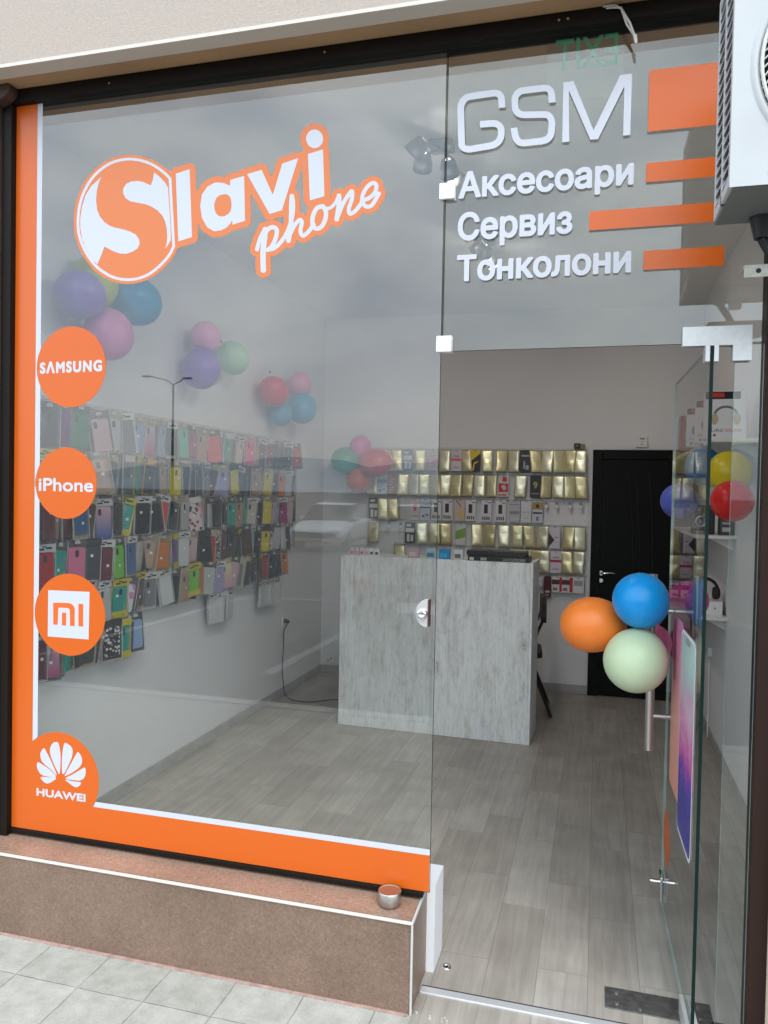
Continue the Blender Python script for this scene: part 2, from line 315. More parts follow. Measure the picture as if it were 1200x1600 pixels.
def tag(o, label=None, cat=None, group=None, kind=None):
    if label: o['label'] = label
    if cat: o['category'] = cat
    if group: o['group'] = group
    if kind: o['kind'] = kind
    return o
def empty(name, loc=(0, 0, 0), label=None, cat=None, group=None, rz=0.0):
    o = bpy.data.objects.new(name, None); COL.objects.link(o); o.location = loc; o.rotation_euler = (0, 0, rz); o.empty_display_size = 0.05
    return tag(o, label, cat, group)
def rrect(w, h, r, n=5, cx=0, cy=0):
    pts = []
    for (sx_, sy_, a0) in ((1, 1, 0), (-1, 1, 90), (-1, -1, 180), (1, -1, 270)):
        for k in range(n+1):
            a = R(a0 + 90*k/n); pts.append((cx+sx_*(w/2-r)+r*math.cos(a), cy+sy_*(h/2-r)+r*math.sin(a)))
    return pts
def circ(cx, cy, r, n=48): return [(cx+r*math.cos(2*math.pi*k/n), cy+r*math.sin(2*math.pi*k/n)) for k in range(n)]
def catmull(pts, n=8, closed=False):
    out_ = []; m = len(pts)
    rng = range(m) if closed else range(m-1)
    for i in rng:
        p0 = pts[(i-1) % m] if closed or i > 0 else pts[i]; p1 = pts[i]; p2 = pts[(i+1) % m]; p3 = pts[(i+2) % m] if closed or i+2 < m else p2
        for k in range(n):
            t_ = k/n
            out_.append(tuple(0.5*((2*p1[j]) + (-p0[j]+p2[j])*t_ + (2*p0[j]-5*p1[j]+4*p2[j]-p3[j])*t_**2 + (-p0[j]+3*p1[j]-3*p2[j]+p3[j])*t_**3) for j in range(len(p1))))
    if not closed: out_.append(tuple(pts[-1]))
    return out_

# ---- vinyl lettering: signed-distance fields -> outlines -> thin sheets
class SDF:
    def __init__(s, x0, y0, x1, y1, h):
        s.x = np.arange(x0, x1+h, h); s.y = np.arange(y0, y1+h, h); s.X, s.Y = np.meshgrid(s.x, s.y); s.d = np.full(s.X.shape, 1e6)
    def poly_d(s, pts):
        P = np.array(pts, float); d = np.full(s.X.shape, 1e12); ins = np.zeros(s.X.shape, bool)
        for i in range(len(P)):
            ax, ay = P[i]; bx, by = P[(i+1) % len(P)]; ex, ey = bx-ax, by-ay; q = ex*ex+ey*ey
            if q < 1e-12: continue
            t_ = np.clip(((s.X-ax)*ex+(s.Y-ay)*ey)/q, 0, 1)
            d = np.minimum(d, (s.X-ax-t_*ex)**2+(s.Y-ay-t_*ey)**2)
            if ey != 0:
                c_ = ((ay > s.Y) != (by > s.Y)) & (s.X < ex*(s.Y-ay)/ey+ax); ins ^= c_
        return np.where(ins, -np.sqrt(d), np.sqrt(d))
    def seg_d(s, pts, r):
        d = np.full(s.X.shape, 1e6)
        for i in range(len(pts)-1):
            ax, ay = pts[i]; bx, by = pts[i+1]; ex, ey = bx-ax, by-ay; q = ex*ex+ey*ey+1e-9
            t_ = np.clip(((s.X-ax)*ex+(s.Y-ay)*ey)/q, 0, 1)
            d = np.minimum(d, np.sqrt((s.X-ax-t_*ex)**2+(s.Y-ay-t_*ey)**2)-r)
        return d
    def butt_d(s, pts, r):
        """stroke with square ends"""
        P = np.array(pts, float); d = s.seg_d(pts, r)
        for (a, b) in ((P[0], P[1]), (P[-1], P[-2])):
            t_ = (b-a)/np.linalg.norm(b-a); side = -((s.X-a[0])*t_[0]+(s.Y-a[1])*t_[1])
            near = np.hypot(s.X-a[0], s.Y-a[1]) < 3*r
            d = np.where(near, np.maximum(d, side), d)
        return d
    def un(s, d): s.d = np.minimum(s.d, d); return s
    def loops(s):
        d = s.d; H_, W_ = d.shape; segs = {}
        ins = d < 0
        cells = ins[:-1, :-1].astype(int) + 2*ins[:-1, 1:] + 4*ins[1:, 1:] + 8*ins[1:, :-1]
        ys, xs = np.where((cells > 0) & (cells < 15))
        tab = {1:[(3,0)],2:[(0,1)],3:[(3,1)],4:[(1,2)],5:[(3,2),(1,0)],6:[(0,2)],7:[(3,2)],8:[(2,3)],9:[(2,0)],10:[(0,3),(2,1)],11:[(2,1)],12:[(1,3)],13:[(1,0)],14:[(0,3)]}
        pt = {}
        def ek(i, j, e_):
            return {0: ('h', i, j), 1: ('v', i, j+1), 2: ('h', i+1, j), 3: ('v', i, j)}[e_]
        def ep(k):
            if k in pt: return
            t_, i, j = k
            if t_ == 'h':
                a, b = d[i, j], d[i, j+1]; w = a/(a-b); pt[k] = (s.x[j]+w*(s.x[j+1]-s.x[j]), s.y[i])
            else:
                a, b = d[i, j], d[i+1, j]; w = a/(a-b); pt[k] = (s.x[j], s.y[i]+w*(s.y[i+1]-s.y[i]))
        nxt = {}
        for i, j in zip(ys.tolist(), xs.tolist()):
            for a, b in tab[int(cells[i, j])]:
                ka, kb = ek(i, j, a), ek(i, j, b); ep(ka); ep(kb); nxt[ka] = kb
        res = []
        while nxt:
            k0 = next(iter(nxt)); k = k0; lp = []
            while k in nxt:
                lp.append(pt[k]); k = nxt.pop(k)
            if len(lp) > 5: res.append(simplify(lp, (s.x[1]-s.x[0])*0.12))
        return res
def simplify(lp, tol):
    P = np.array(lp); n = len(P); keep = np.zeros(n, bool); a = 0; b = int(np.argmax(((P-P[0])**2).sum(1))); keep[a] = keep[b] = True
    st = [(a, b), (b, n)]
    while st:
        i, j = st.pop()
        if j-i < 2: continue
        A = P[i]; B_ = P[j % n]; Q = P[i+1:j]; e_ = B_-A; l = np.hypot(*e_)
        dd = np.abs((Q[:, 0]-A[0])*e_[1]-(Q[:, 1]-A[1])*e_[0])/l if l > 1e-9 else np.hypot(Q[:, 0]-A[0], Q[:, 1]-A[1])
        k = int(np.argmax(dd))
        if dd[k] > tol: keep[i+1+k] = True; st += [(i, i+1+k), (i+1+k, j)]
    return [tuple(p) for p in P[keep]]

def sheet(loops, name, material, parent, y0, th=0.0002, fn=None, T=None):
    """fills closed outlines (holes allowed) as a thin sheet lying in the facade plane, its back at depth y0"""
    from mathutils.geometry import delaunay_2d_cdt
    vs, ed = [], []
    for lp in loops:
        o_ = len(vs); vs += [Vector(p) for p in lp]; ed += [(o_+i, o_+(i+1) % len(lp)) for i in range(len(lp))]
    V, E_, Fc, *_ = delaunay_2d_cdt(vs, ed, [], 0, 1e-7)
    P = np.array([tuple(v) for v in V]); Fa = np.array([tuple(f) for f in Fc]); C_ = P[Fa].mean(1)
    ins = np.zeros(len(C_), bool)
    for a, b in ed:
        ax, ay = vs[a]; bx, by = vs[b]
        if ay == by: continue
        ins ^= ((ay > C_[:, 1]) != (by > C_[:, 1])) & (C_[:, 0] < (bx-ax)*(C_[:, 1]-ay)/(by-ay)+ax)
    Fa = Fa[ins]; n = len(P)
    Q = [fn(*p) if fn else p for p in P.tolist()]
    vv = [(q[0], y0-th, q[1]) for q in Q]+[(q[0], y0, q[1]) for q in Q]
    fs = [tuple(f) for f in Fa.tolist()]+[tuple(i+n for i in f[::-1]) for f in Fa.tolist()]
    cnt = {}
    for f in Fa.tolist():
        for e_ in ((f[0], f[1]), (f[1], f[2]), (f[2], f[0])):
            if (e_[1], e_[0]) in cnt: cnt.pop((e_[1], e_[0]))
            else: cnt[e_] = 1
    fs += [(a, a+n, b+n, b) for a, b in cnt]
    mb = MB(); mb.add(vv, fs)
    return mb.build(name, material, parent)
def bold_text(txt, x0, x1, zb, cap, material, parent, y0, r=0.004, th=0.0002, name='lettering', h=0.0009, shear=0.0, spacing=1.0, zb_r=None):
    """text fattened by r metres with clean outlines; fitted between x0 and x1"""
    def ev(body):
        cu = bpy.data.curves.new('t', 'FONT'); cu.body = body; cu.size = 1; cu.shear = shear; cu.space_character = spacing
        tmp = bpy.data.objects.new('tmp', cu); COL.objects.link(tmp); bpy.context.view_layer.objects.active = tmp; tmp.select_set(True)
        bpy.ops.object.convert(target='CURVE'); tmp = bpy.context.view_layer.objects.active; res = []
        from mathutils.geometry import interpolate_bezier
        for sp in tmp.data.splines:
            if sp.type == 'BEZIER':
                bp = sp.bezier_points; n = len(bp); lp = []
                for i in range(n):
                    p, q = bp[i], bp[(i+1) % n]; lp += [tuple(v[:2]) for v in interpolate_bezier(p.co, p.handle_right, q.handle_left, q.co, 7)[:-1]]
            else: lp = [tuple(p.co[:2]) for p in sp.points]
            res.append(lp)
        d_ = tmp.data; bpy.data.objects.remove(tmp); bpy.data.curves.remove(d_); return res
    capu = max(p[1] for lp in ev('H') for p in lp)
    ls = ev(txt); xs = [p[0] for lp in ls for p in lp]; a, b = min(xs), max(xs)
    kx, ky = (x1-x0-2*r)/(b-a), (cap-2*r)/capu
    ls = [[(x0+r+(p[0]-a)*kx, r+p[1]*ky) for p in lp] for lp in ls]
    ys = [p[1] for lp in ls for p in lp]
    s = SDF(x0-3*h, min(ys)-r-3*h, x1+3*h, max(ys)+r+3*h, h); D_ = np.full(s.X.shape, 1e6); ins = np.zeros(s.X.shape, bool)
    for lp in ls:
        d = s.poly_d(lp); D_ = np.minimum(D_, np.abs(d)); ins ^= d < 0
    s.d = np.where(ins, -D_, D_) - r
    sl_ = 0 if zb_r is None else (zb_r-zb)/(x1-x0)
    return sheet(s.loops(), name, material, parent, y0, th, fn=lambda u, v: (u, v+zb+(u-x0)*sl_))
_capcache = {}
def text_sheet(txt, x0, x1, zb, cap, material, parent, y0=-0.0062, th=0.0004, bold=0.012, name='lettering', T=None, shear=0.0, zb_r=None):
    """text fitted between x0 and x1, baseline zb, capital height cap (measured on its first letter)"""
    def ev(body):
        cu = bpy.data.curves.new('t', 'FONT'); cu.body = body; cu.size = 1; cu.offset = bold; cu.extrude = 0.01; cu.resolution_u = 5; cu.shear = shear
        tmp = bpy.data.objects.new('tmp', cu); COL.objects.link(tmp); dg = bpy.context.evaluated_depsgraph_get()
        me = bpy.data.meshes.new_from_object(tmp.evaluated_get(dg)); COL.objects.unlink(tmp); bpy.data.objects.remove(tmp); bpy.data.curves.remove(cu)
        return me
    k = (txt[0], bold)
    if k not in _capcache:
        m0 = ev(txt[0].upper()); _capcache[k] = max(v.co.y for v in m0.vertices); bpy.data.meshes.remove(m0)
    me = ev(txt); xs = [v.co.x for v in me.vertices]; a, b = min(xs), max(xs); sx_ = (x1-x0)/(b-a); sy_ = cap/_capcache[k]
    for v in me.vertices:
        u_ = (v.co.x-a)/(b-a); zz = zb + v.co.y*sy_ + ((zb_r-zb)*u_ if zb_r is not None else 0)
        v.co = Vector((x0+(v.co.x-a)*sx_, y0-(v.co.z+0.01)/0.02*th, zz))
    if T is not None: me.transform(T)
    me.materials.clear(); me.materials.append(material); me.name = name
    for p in me.polygons: p.material_index = 0
    o = bpy.data.objects.new(name, me); COL.objects.link(o)
    if parent is not None: o.parent = parent
    return o

XL, XR, B, CEILZ, PAV = -1.858, 1.245, 4.066, 3.12, -0.007

# ================================================================== SETTING
def struct(name, mb, m, **k):
    return tag(mb.build(name, m, **k), kind='structure')
mb = MB(); mb.add([(-4000,-4000,-0.2),(4000,-4000,-0.2),(4000,4000,-0.2),(-4000,4000,-0.2)], [(0,1,2,3)])
struct('asphalt_ground', mb, ASPH)
mb = MB(); mb.box(-9, -2.9, -0.3, 9, 0.3, PAV); struct('pavement', mb, PAVER)
mb = MB()
for k in range(18): mb.box(-9+k*1.0, -3.04, -0.3, -9+k*1.0+0.992, -2.905, PAV+0.005)
struct('kerb', mb, mat('kerb_concrete', (0.42, 0.41, 0.39), 0.85, var=0.1, vscale=12, bump=0.2), bevel=0.01)
mb = MB()
for k in range(-9, 10): mb.box(k*2.6-0.06, -9.6, -0.198, k*2.6+0.06, -4.6, -0.194)
mb.box(-24, -9.75, -0.198, 24, -9.63, -0.194)
for k in range(-9, 10): mb.box(k*2.6-0.06, -24, -0.198, k*2.6+0.06, -19, -0.194)
struct('parking_lines', mb, mat('road_paint', (0.26, 0.26, 0.25), 0.7, var=0.3, vscale=9))
# floor of the shop and threshold
mb = MB(); mb.box(XL-0.1, -0.012, -0.20, XR+0.1, B+0.1, 0.0); struct('floor', mb, FLOORM)
mb = MB(); mb.box(-0.026, -0.24, -0.15, 0.98, -0.0205, -0.0025); struct('entrance_step', mb, FLOORM)
mb = MB(); mb.box(XL-0.1, 0.24, CEILZ, XR+0.1, B+0.1, CEILZ+0.1); struct('ceiling', mb, CEIL)
# hills on the horizon behind the car park
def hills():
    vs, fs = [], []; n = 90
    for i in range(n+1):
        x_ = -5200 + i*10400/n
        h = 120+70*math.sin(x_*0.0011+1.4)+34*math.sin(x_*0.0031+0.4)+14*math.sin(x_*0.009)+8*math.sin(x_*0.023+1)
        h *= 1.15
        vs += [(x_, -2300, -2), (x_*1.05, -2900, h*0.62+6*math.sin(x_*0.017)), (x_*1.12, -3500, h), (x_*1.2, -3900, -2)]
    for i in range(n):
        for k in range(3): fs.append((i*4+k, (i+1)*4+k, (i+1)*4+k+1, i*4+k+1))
    mb = MB(); mb.add(vs, fs, 0, True); return struct('hills', mb, mat('hillside_painted_haze', (0.40, 0.44, 0.47), 0.95, var=0.15, vscale=0.004))  # distance haze is put into the colour, paler and bluer than bare hillside
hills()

# ------------------------------------------------------------------ building shell
bl = empty('shop_building', (0, 0, 0), 'beige rendered ground-floor shopfront building around the glass front', 'building')
def brk(mb, name, m, bevel=0.0): return mb.build(name, m, bl, bevel=bevel)
SZ, SY = 3.043, -0.168
# lintel: pale fascia with a tan underside
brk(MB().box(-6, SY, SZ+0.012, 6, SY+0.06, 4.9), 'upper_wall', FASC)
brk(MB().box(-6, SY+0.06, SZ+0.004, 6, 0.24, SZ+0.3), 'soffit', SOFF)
brk(MB().box(-6, SY-0.004, SZ, 6, SY+0.062, SZ+0.0115), 'edge_trim', TRIMW)
brk(MB().box(-6, 0.24, CEILZ+0.1, 6, 5.2, CEILZ+0.35), 'ceiling_slab', CEIL)
# pillar of dark tiles left of the window, rounded mortar lump at its head
mb = MB(); mb.box(-6, -0.045, PAV-0.2, -1.652, 0.0, SZ+0.004); p_ = brk(mb, 'tiled_pillar', DTILE, 0.003)
mb = MB()
pts = catmull([(-1.73, 3.05), (-1.60, 3.052), (-1.585, 3.02), (-1.62, 2.995), (-1.66, 2.985), (-1.73, 2.985)], 5, True)
mb.prism(pts, -0.075, -0.03, 0, 'xz'); brk(mb, 'mortar_lump', DTILE, 0.01)
brk(MB().box(-6, 0.0005, PAV-0.1, -1.6525, 0.052, SZ+0.0035), 'plaster_return', WALLW)
# pale wall right of the window
brk(MB().box(0.985, -0.03, PAV-0.2, 6, 0.052, SZ+0.004), 'right_wall', mat('beige_wall_render', (0.52, 0.42, 0.33), 0.9, var=0.08, vscale=40, bump=0.4, bscale=240))
# outer side and rear walls of the building volume
brk(MB().box(-6, 0.0525, PAV-0.1, XL-0.2, 5.2, CEILZ+0.1), 'party_wall', FASC); brk(MB().box(XR+0.2, 0.0525, PAV-0.1, 6, 5.2, CEILZ+0.1), 'party_wall', FASC)
brk(MB().box(XL-0.2, B+0.15, PAV-0.1, XR+0.2, 5.2, CEILZ+0.1), 'party_wall', FASC)

# interior walls
def iwall(x0, y0, x1, y1, label, openings=None):
    w = tag(MB().box(x0, y0, 0.0, x1, y1, CEILZ).build('interior_wall', WALLW), label, 'wall'); return w
wl = iwall(XL-0.2, 0.0525, XL, B, 'white painted left interior wall carrying six rows of phone cases')
wb = iwall(XL-0.2, B, XR+0.2, B+0.15, 'grey-white back interior wall with the black door and gold pouches')
wr = iwall(XR, 0.0525, XR+0.2, B, 'white painted right interior wall with the three small shelves')
def skirt(x0, y0, x1, y1, parent, n, along):
    mb = MB()
    for k in range(n):
        a, b = k/n, (k+1)/n-0.003/n*2
        if along == 'y': mb.box(x0, y0+(y1-y0)*a, 0.001, x1, y0+(y1-y0)*b, 0.072)
        else: mb.box(x0+(x1-x0)*a, y0, 0.001, x0+(x1-x0)*b, y1, 0.072)
    mb.build('skirting_board', SKM, parent, bevel=0.0015)
SKM = mat('grey_tile_skirting', (0.36, 0.35, 0.335), 0.45, var=0.12, vscale=9)
skirt(XL, 0.24, XL+0.009, B, wl, 6, 'y'); skirt(XR-0.009, 0.24, XR, B, wr, 6, 'y'); skirt(XL+0.012, B-0.009, 0.44, B, wb, 4, 'x')

# parapet under the window: granite outside, plaster inside
pw = empty('window_parapet', (0, 0, 0), 'low brown granite-clad wall with pale edge trim under the window', 'low wall')
mb = MB(); mb.prism([(-0.125, PAV-0.05), (-0.125, 0.281), (0.095, 0.2975), (0.095, PAV-0.05)], -1.652, -0.031, 0, 'yz')
mb.build('granite_cladding', BTILE, pw, bevel=0.002)
MB().prism([(-0.1195, 0.2822), (-0.1195, 0.2862), (0.0945, 0.3022), (0.0945, 0.2982)], -1.651, -0.0345, 0, 'yz').build('brightened_sill_top', SILLM, pw)  # thin sheet added over the granite; its paler colour brightens the sill top
MB().box(-1.65, -0.139, PAV+0.0006, -0.04, -0.1255, PAV+0.003).build('grout_smear', mat('reddish_grout', (0.40, 0.27, 0.23), 0.9, var=0.25, vscale=30), pw)
mb = MB(); mb.box(XL, 0.095, 0, -0.004, 0.24, 0.296); mb.build('plaster_back', simple((0.74, 0.75, 0.77), 0.7), pw)
mb = MB(); mb.box(-1.652, -0.1325, 0.2755, -0.027, -0.1205, 0.2845)
mb.build('edge_trim', TRIMW, pw, bevel=0.004, seg=3)
MB().box(-0.0335, -0.1305, PAV, -0.0265, -0.1235, 0.275).build('corner_trim', mat('grey_edge_trim', (0.5, 0.5, 0.48), 0.4), pw, bevel=0.002)
MB().prism([(-0.120, 0.2755), (-0.120, 0.2845), (0.09, 0.3005), (0.09, 0.2915)], -0.0335, -0.0265, 0, 'yz').build('side_trim', MATS['grey_edge_trim'], pw, bevel=0.002)
# threshold profile at the door
th = empty('door_threshold', (0, 0, 0), 'aluminium threshold strip across the open doorway', 'threshold')
MB().box(-0.026, -0.02, -0.006, 0.93, 0.012, 0.004).build('strip', ALU, th, bevel=0.002)
MB().box(-0.026, 0.0125, 0.0005, 0.93, 0.018, 0.0025).build('seal_groove', BLACKM, th)

# ------------------------------------------------------------------ window frame and glazing
fr = empty('window_frame', (0, 0, 0), 'dark brown metal frame running round the whole glass front', 'window frame')
MB().box(-1.652, -0.03, 0.2962, -1.611, 0.05, 3.0).build('left_post', FRAME, fr, bevel=0.002)
MB().box(-1.652, -0.032, 3.0, 0.985, 0.05, 3.046).build('head', FRAME, fr, bevel=0.002)
MB().box(-1.6105, -0.013, 0.3035, -0.024, 0.05, 0.320).build('sill_channel', FRAME, fr, bevel=0.002)
MB().box(0.9345, -0.034, PAV, 0.984, 0.05, 3.0).build('right_post', FRAMEB, fr, bevel=0.003)
MB().box(0.857, -0.028, 0.0, 0.934, 0.05, 0.038).build('sidelight_channel', FRAME, fr, bevel=0.002)
for q in ((-1.2, 3.02), (-0.4, 3.024), (0.34, 3.022), (0.366, 3.0225)): MB().cyl((q[0], -0.0345, q[1]), (q[0], -0.031, q[1]), 0.004, n=10).build('screw', CHROME, fr)
def pane(x0, z0, x1, z1, label, edges=''):
    mb = MB(); y0, y1 = -0.005, 0.005
    mb.add([(x0,y0,z0),(x1,y0,z0),(x1,y0,z1),(x0,y0,z1),(x0,y1,z0),(x1,y1,z0),(x1,y1,z1),(x0,y1,z1)],
           [(0,1,2,3),(5,4,7,6)], 0)
    mb.add([(x0,y0,z0),(x1,y0,z0),(x1,y0,z1),(x0,y0,z1),(x0,y1,z0),(x1,y1,z0),(x1,y1,z1),(x0,y1,z1)],
           [(1,5,6,2),(4,0,3,7),(4,5,1,0),(3,2,6,7)], 1)
    return tag(mb.build('fixed_window', [GLASS, GEDGE if 'd' in edges else GEDGEL], fixn=True), label, 'window')
pane(-1.6105, 0.3205, -0.0035, 2.9995, 'large fixed window pane carrying the orange border and the logo', 'd')
pane(0.0005, 2.055, 0.934, 2.9995, 'fixed glass pane above the doorway with the white lettering', 'd')
pane(0.857, 0.0385, 0.934, 2.051, 'narrow glass sidelight between the door and the right frame post')

# corner clamps on the glass seam
def clamp(z):
    c = empty('glass_clamp', (0.008, 0, z)); 
    MB().box(-0.025, -0.0165, -0.026, 0.025, -0.0055, 0.026).build('front_plate', WPL2, c, bevel=0.003)
    MB().box(-0.025, 0.0055, -0.026, 0.025, 0.0165, 0.026).build('rear_plate', WPL2, c, bevel=0.003)
    return c
WPL2 = mat('brushed_white_metal', (0.74, 0.74, 0.73), 0.35, 0.3, bump=0.05)
tag(clamp(2.553), 'upper square metal clamp on the glass seam beside the lettering', 'clamp', 'square clamps on the glass seam')
tag(clamp(2.076), 'lower square metal clamp at the top left corner of the doorway', 'clamp', 'square clamps on the glass seam')
# patch fitting over the door pivot
pf = empty('patch_fitting', (0, 0, 0), 'L-shaped brushed metal patch fitting above the door pivot', 'patch fitting')
LP = [(0.713, 2.046), (0.849, 2.046), (0.849, 2.001), (0.899, 2.001), (0.899, 2.101), (0.713, 2.101)]
MB().prism(LP, -0.019, -0.0055, 0, 'xz').build('front_plate', mat('patch_metal', (0.66, 0.66, 0.65), 0.42, 0.5, var=0.05, vscale=60), pf, bevel=0.0015)
MB().prism(LP, 0.0055, 0.019, 0, 'xz').build('rear_plate', MATS['patch_metal'], pf, bevel=0.0015)
MB().box(0.782, -0.012, 2.025, 0.806, 0.012, 2.047).build('pivot', STEEL, pf)
# lock on the fixed pane
lk_ = empty('glass_lock', (0, 0, 0), 'half-round metal lock plate with key cylinder on the glass edge', 'lock')
pts = [(-0.026, 1.179)] + [(-0.0285-0.036*math.sin(R(a)), 1.223-0.044*math.cos(R(a))) for a in range(0, 181, 9)] + [(-0.026, 1.267)]
MB().prism(pts, -0.017, -0.0055, 0, 'xz').build('plate', mat('lock_plate_metal', (0.68, 0.66, 0.64), 0.35, 0.6), lk_, bevel=0.002)
MB().prism(pts, 0.0055, 0.017, 0, 'xz').build('rear_plate', MATS['lock_plate_metal'], lk_, bevel=0.002)
MB().box(-0.0258, -0.015, 1.180, -0.0218, 0.015, 1.266).build('face_strip', mat('copper_brown_strip', (0.16, 0.07, 0.06), 0.35, 0.5), lk_)
cyl = MB().lathe([(0.0001, 0), (0.009, 0), (0.0105, 0.002), (0.011, 0.0), (0.014, 0.0), (0.0165, -0.004), (0.0175, -0.012), (0.0175, -0.014)], 28, 0, Matrix.Translation((-0.043, -0.031, 1.222)) @ Matrix.Rotation(R(90), 4, 'X')).build('key_cylinder', CHROME, lk_)
MB().box(-0.0475, -0.0325, 1.2215, -0.0385, -0.0315, 1.2235).build('keyhole', BLACK, cyl)

# ------------------------------------------------------------------ the open glass door
DX0, DY0, DANG = 0.792, -0.032, math.atan2(0.030, 1.0)
dr = empty('glass_door', (DX0, DY0, 0), 'frameless glass door standing open into the shop', 'door', rz=DANG)
# door frame: local +y runs along the door, local -x is its outer face
DW = 0.80
mb = MB(); t_ = 0.005
V8 = [(-t_,0.0,0.012),(t_,0.0,0.012),(t_,DW,0.012),(-t_,DW,0.012),(-t_,0.0,2.043),(t_,0.0,2.043),(t_,DW,2.043),(-t_,DW,2.043)]
mb.add(V8, [(0,4,7,3),(1,2,6,5)], 0); mb.add(V8, [(0,1,5,4)], 1); mb.add(V8, [(3,7,6,2),(0,3,2,1),(4,5,6,7)], 2)
mb.build('leaf', [GLASS, GEDGE, GEDGEL], dr)
MB().box(-0.018, -0.004, 1.997, -0.0055, 0.045, 2.046).build('top_patch', MATS['patch_metal'], dr, bevel=0.001)
MB().box(0.0055, -0.004, 1.997, 0.018, 0.045, 2.046).build('top_patch', MATS['patch_metal'], dr, bevel=0.001)
MB().box(-0.018, -0.004, 0.004, -0.0055, 0.15, 0.062).build('bottom_patch', MATS['patch_metal'], dr, bevel=0.001)
MB().box(0.0055, -0.004, 0.004, 0.018, 0.15, 0.062).build('bottom_patch', MATS['patch_metal'], dr, bevel=0.001)
# corner lock at the far lower corner
MB().box(-0.016, DW-0.075, 0.055, -0.0055, DW+0.0, 0.15).build('corner_lock', CHROME, dr, bevel=0.002)
MB().box(0.0055, DW-0.075, 0.055, 0.016, DW+0.0, 0.15).build('corner_lock', CHROME, dr, bevel=0.002)
MB().cyl((-0.05, DW-0.04, 0.12), (0.05, DW-0.04, 0.12), 0.009).build('lock_cylinder', CHROME, dr)
for sx_ in (-1, 1):
    h = MB().cyl((sx_*0.078, 0.66, 0.66), (sx_*0.078, 0.66, 1.32), 0.0155, n=24).build('pull_handle', STEEL, dr, bevel=0.001)
    for zz in (0.79, 1.185):
        MB().cyl((sx_*0.0055, 0.66, zz), (sx_*0.066, 0.66, zz), 0.0095, n=16).build('standoff', STEEL, h)
# stickers on the door's outer face: two phones
def dprism(pts, x, th_, name, m, parent):
    return MB().prism(pts, -x-th_, -x, 0, 'yz').build(name, m, parent)
ps = empty('phone_sticker', (DX0, DY0, 0), 'tall window sticker of two smartphones on the open glass door', 'sticker', rz=DANG)
PINKB = grad_mat('rose_phone_back', [(0, (0.72, 0.30, 0.22)), (0.45, (0.75, 0.34, 0.27)), (0.8, (0.72, 0.25, 0.38)), (1, (0.62, 0.18, 0.36))], 2, 0.55, 1.18, 0.4)
SCRN = grad_mat('swirling_phone_screen', [(0, (0.04, 0.35, 0.62)), (0.2, (0.02, 0.015, 0.30)), (0.38, (0.015, 0.02, 0.33)), (0.5, (0.16, 0.02, 0.45)), (0.6, (0.68, 0.10, 0.42)), (0.78, (0.72, 0.38, 0.55)), (1, (0.42, 0.66, 0.64))], 2, 0.50, 1.18, 0.25, 0.22)
dprism(rrect(0.27, 0.62, 0.03, cx=0.50, cy=0.875), 0.0057, 0.0004, 'phone_back', PINKB, ps)
dprism(rrect(0.05, 0.22, 0.02, cx=0.57, cy=1.06), 0.0064, 0.0003, 'camera_strip', simple((0.28, 0.07, 0.12)), ps)
dprism(rrect(0.308, 0.678, 0.036, cx=0.24, cy=0.83), 0.0068, 0.0004, 'phone_frame', simple((0.80, 0.80, 0.84), 0.3), ps)
dprism(rrect(0.29, 0.655, 0.03, cx=0.24, cy=0.83), 0.0075, 0.0003, 'phone_screen', SCRN, ps)
dprism(rrect(0.10, 0.022, 0.01, cx=0.24, cy=1.145), 0.0079, 0.0002, 'notch', simple((0.25, 0.27, 0.27)), ps)
rs = empty('round_sticker', (DX0, DY0, 0), 'plain round orange sticker low on the open glass door', 'sticker', rz=DANG)
dprism(circ(0.66, 0.335, 0.10, 40), 0.0057, 0.0004, 'disc', ORANGE, rs)
# floor spring cover plate
fp = empty('floor_spring_plate', (0, 0, 0), 'dull steel floor-spring cover plate by the door pivot', 'floor plate')
MB().box(0.549, 0.078, 0.0005, 0.868, 0.186, 0.004).build('cover', DSTEEL, fp, bevel=0.001)
for (a, b) in ((0.585, 0.105), (0.585, 0.158), (0.655, 0.095), (0.78, 0.13), (0.83, 0.105), (0.83, 0.16)): MB().cyl((a, b, 0.004), (a, b, 0.006), 0.0065, n=14).build('screw', CHROME, fp)
st = empty('floor_bolt_socket', (0.031, 0.138, 0), 'small round steel bolt socket set in the floor tile', 'bolt socket')
MB().lathe([(0.008, 0.0015), (0.009, 0.004), (0.015, 0.004), (0.017, 0.0005)], 24).build('ring', CHROME, st)
MB().cyl((0, 0, 0.0002), (0, 0, 0.0016), 0.0085).build('cup', BLACKM, st)
# steel puck on the sill
pk = empty('steel_cup', (-0.122, -0.056, 0.2915), 'round polished steel cup standing on the brown sill', 'steel cup')
MB().lathe([(0.031, 0.0), (0.036, 0.004), (0.037, 0.044), (0.0355, 0.046), (0.034, 0.044), (0.030, 0.043), (0.001, 0.043)], 40).build('cup', STEEL, pk)

# ------------------------------------------------------------------ vinyl signs on the glass
YV = -0.0052
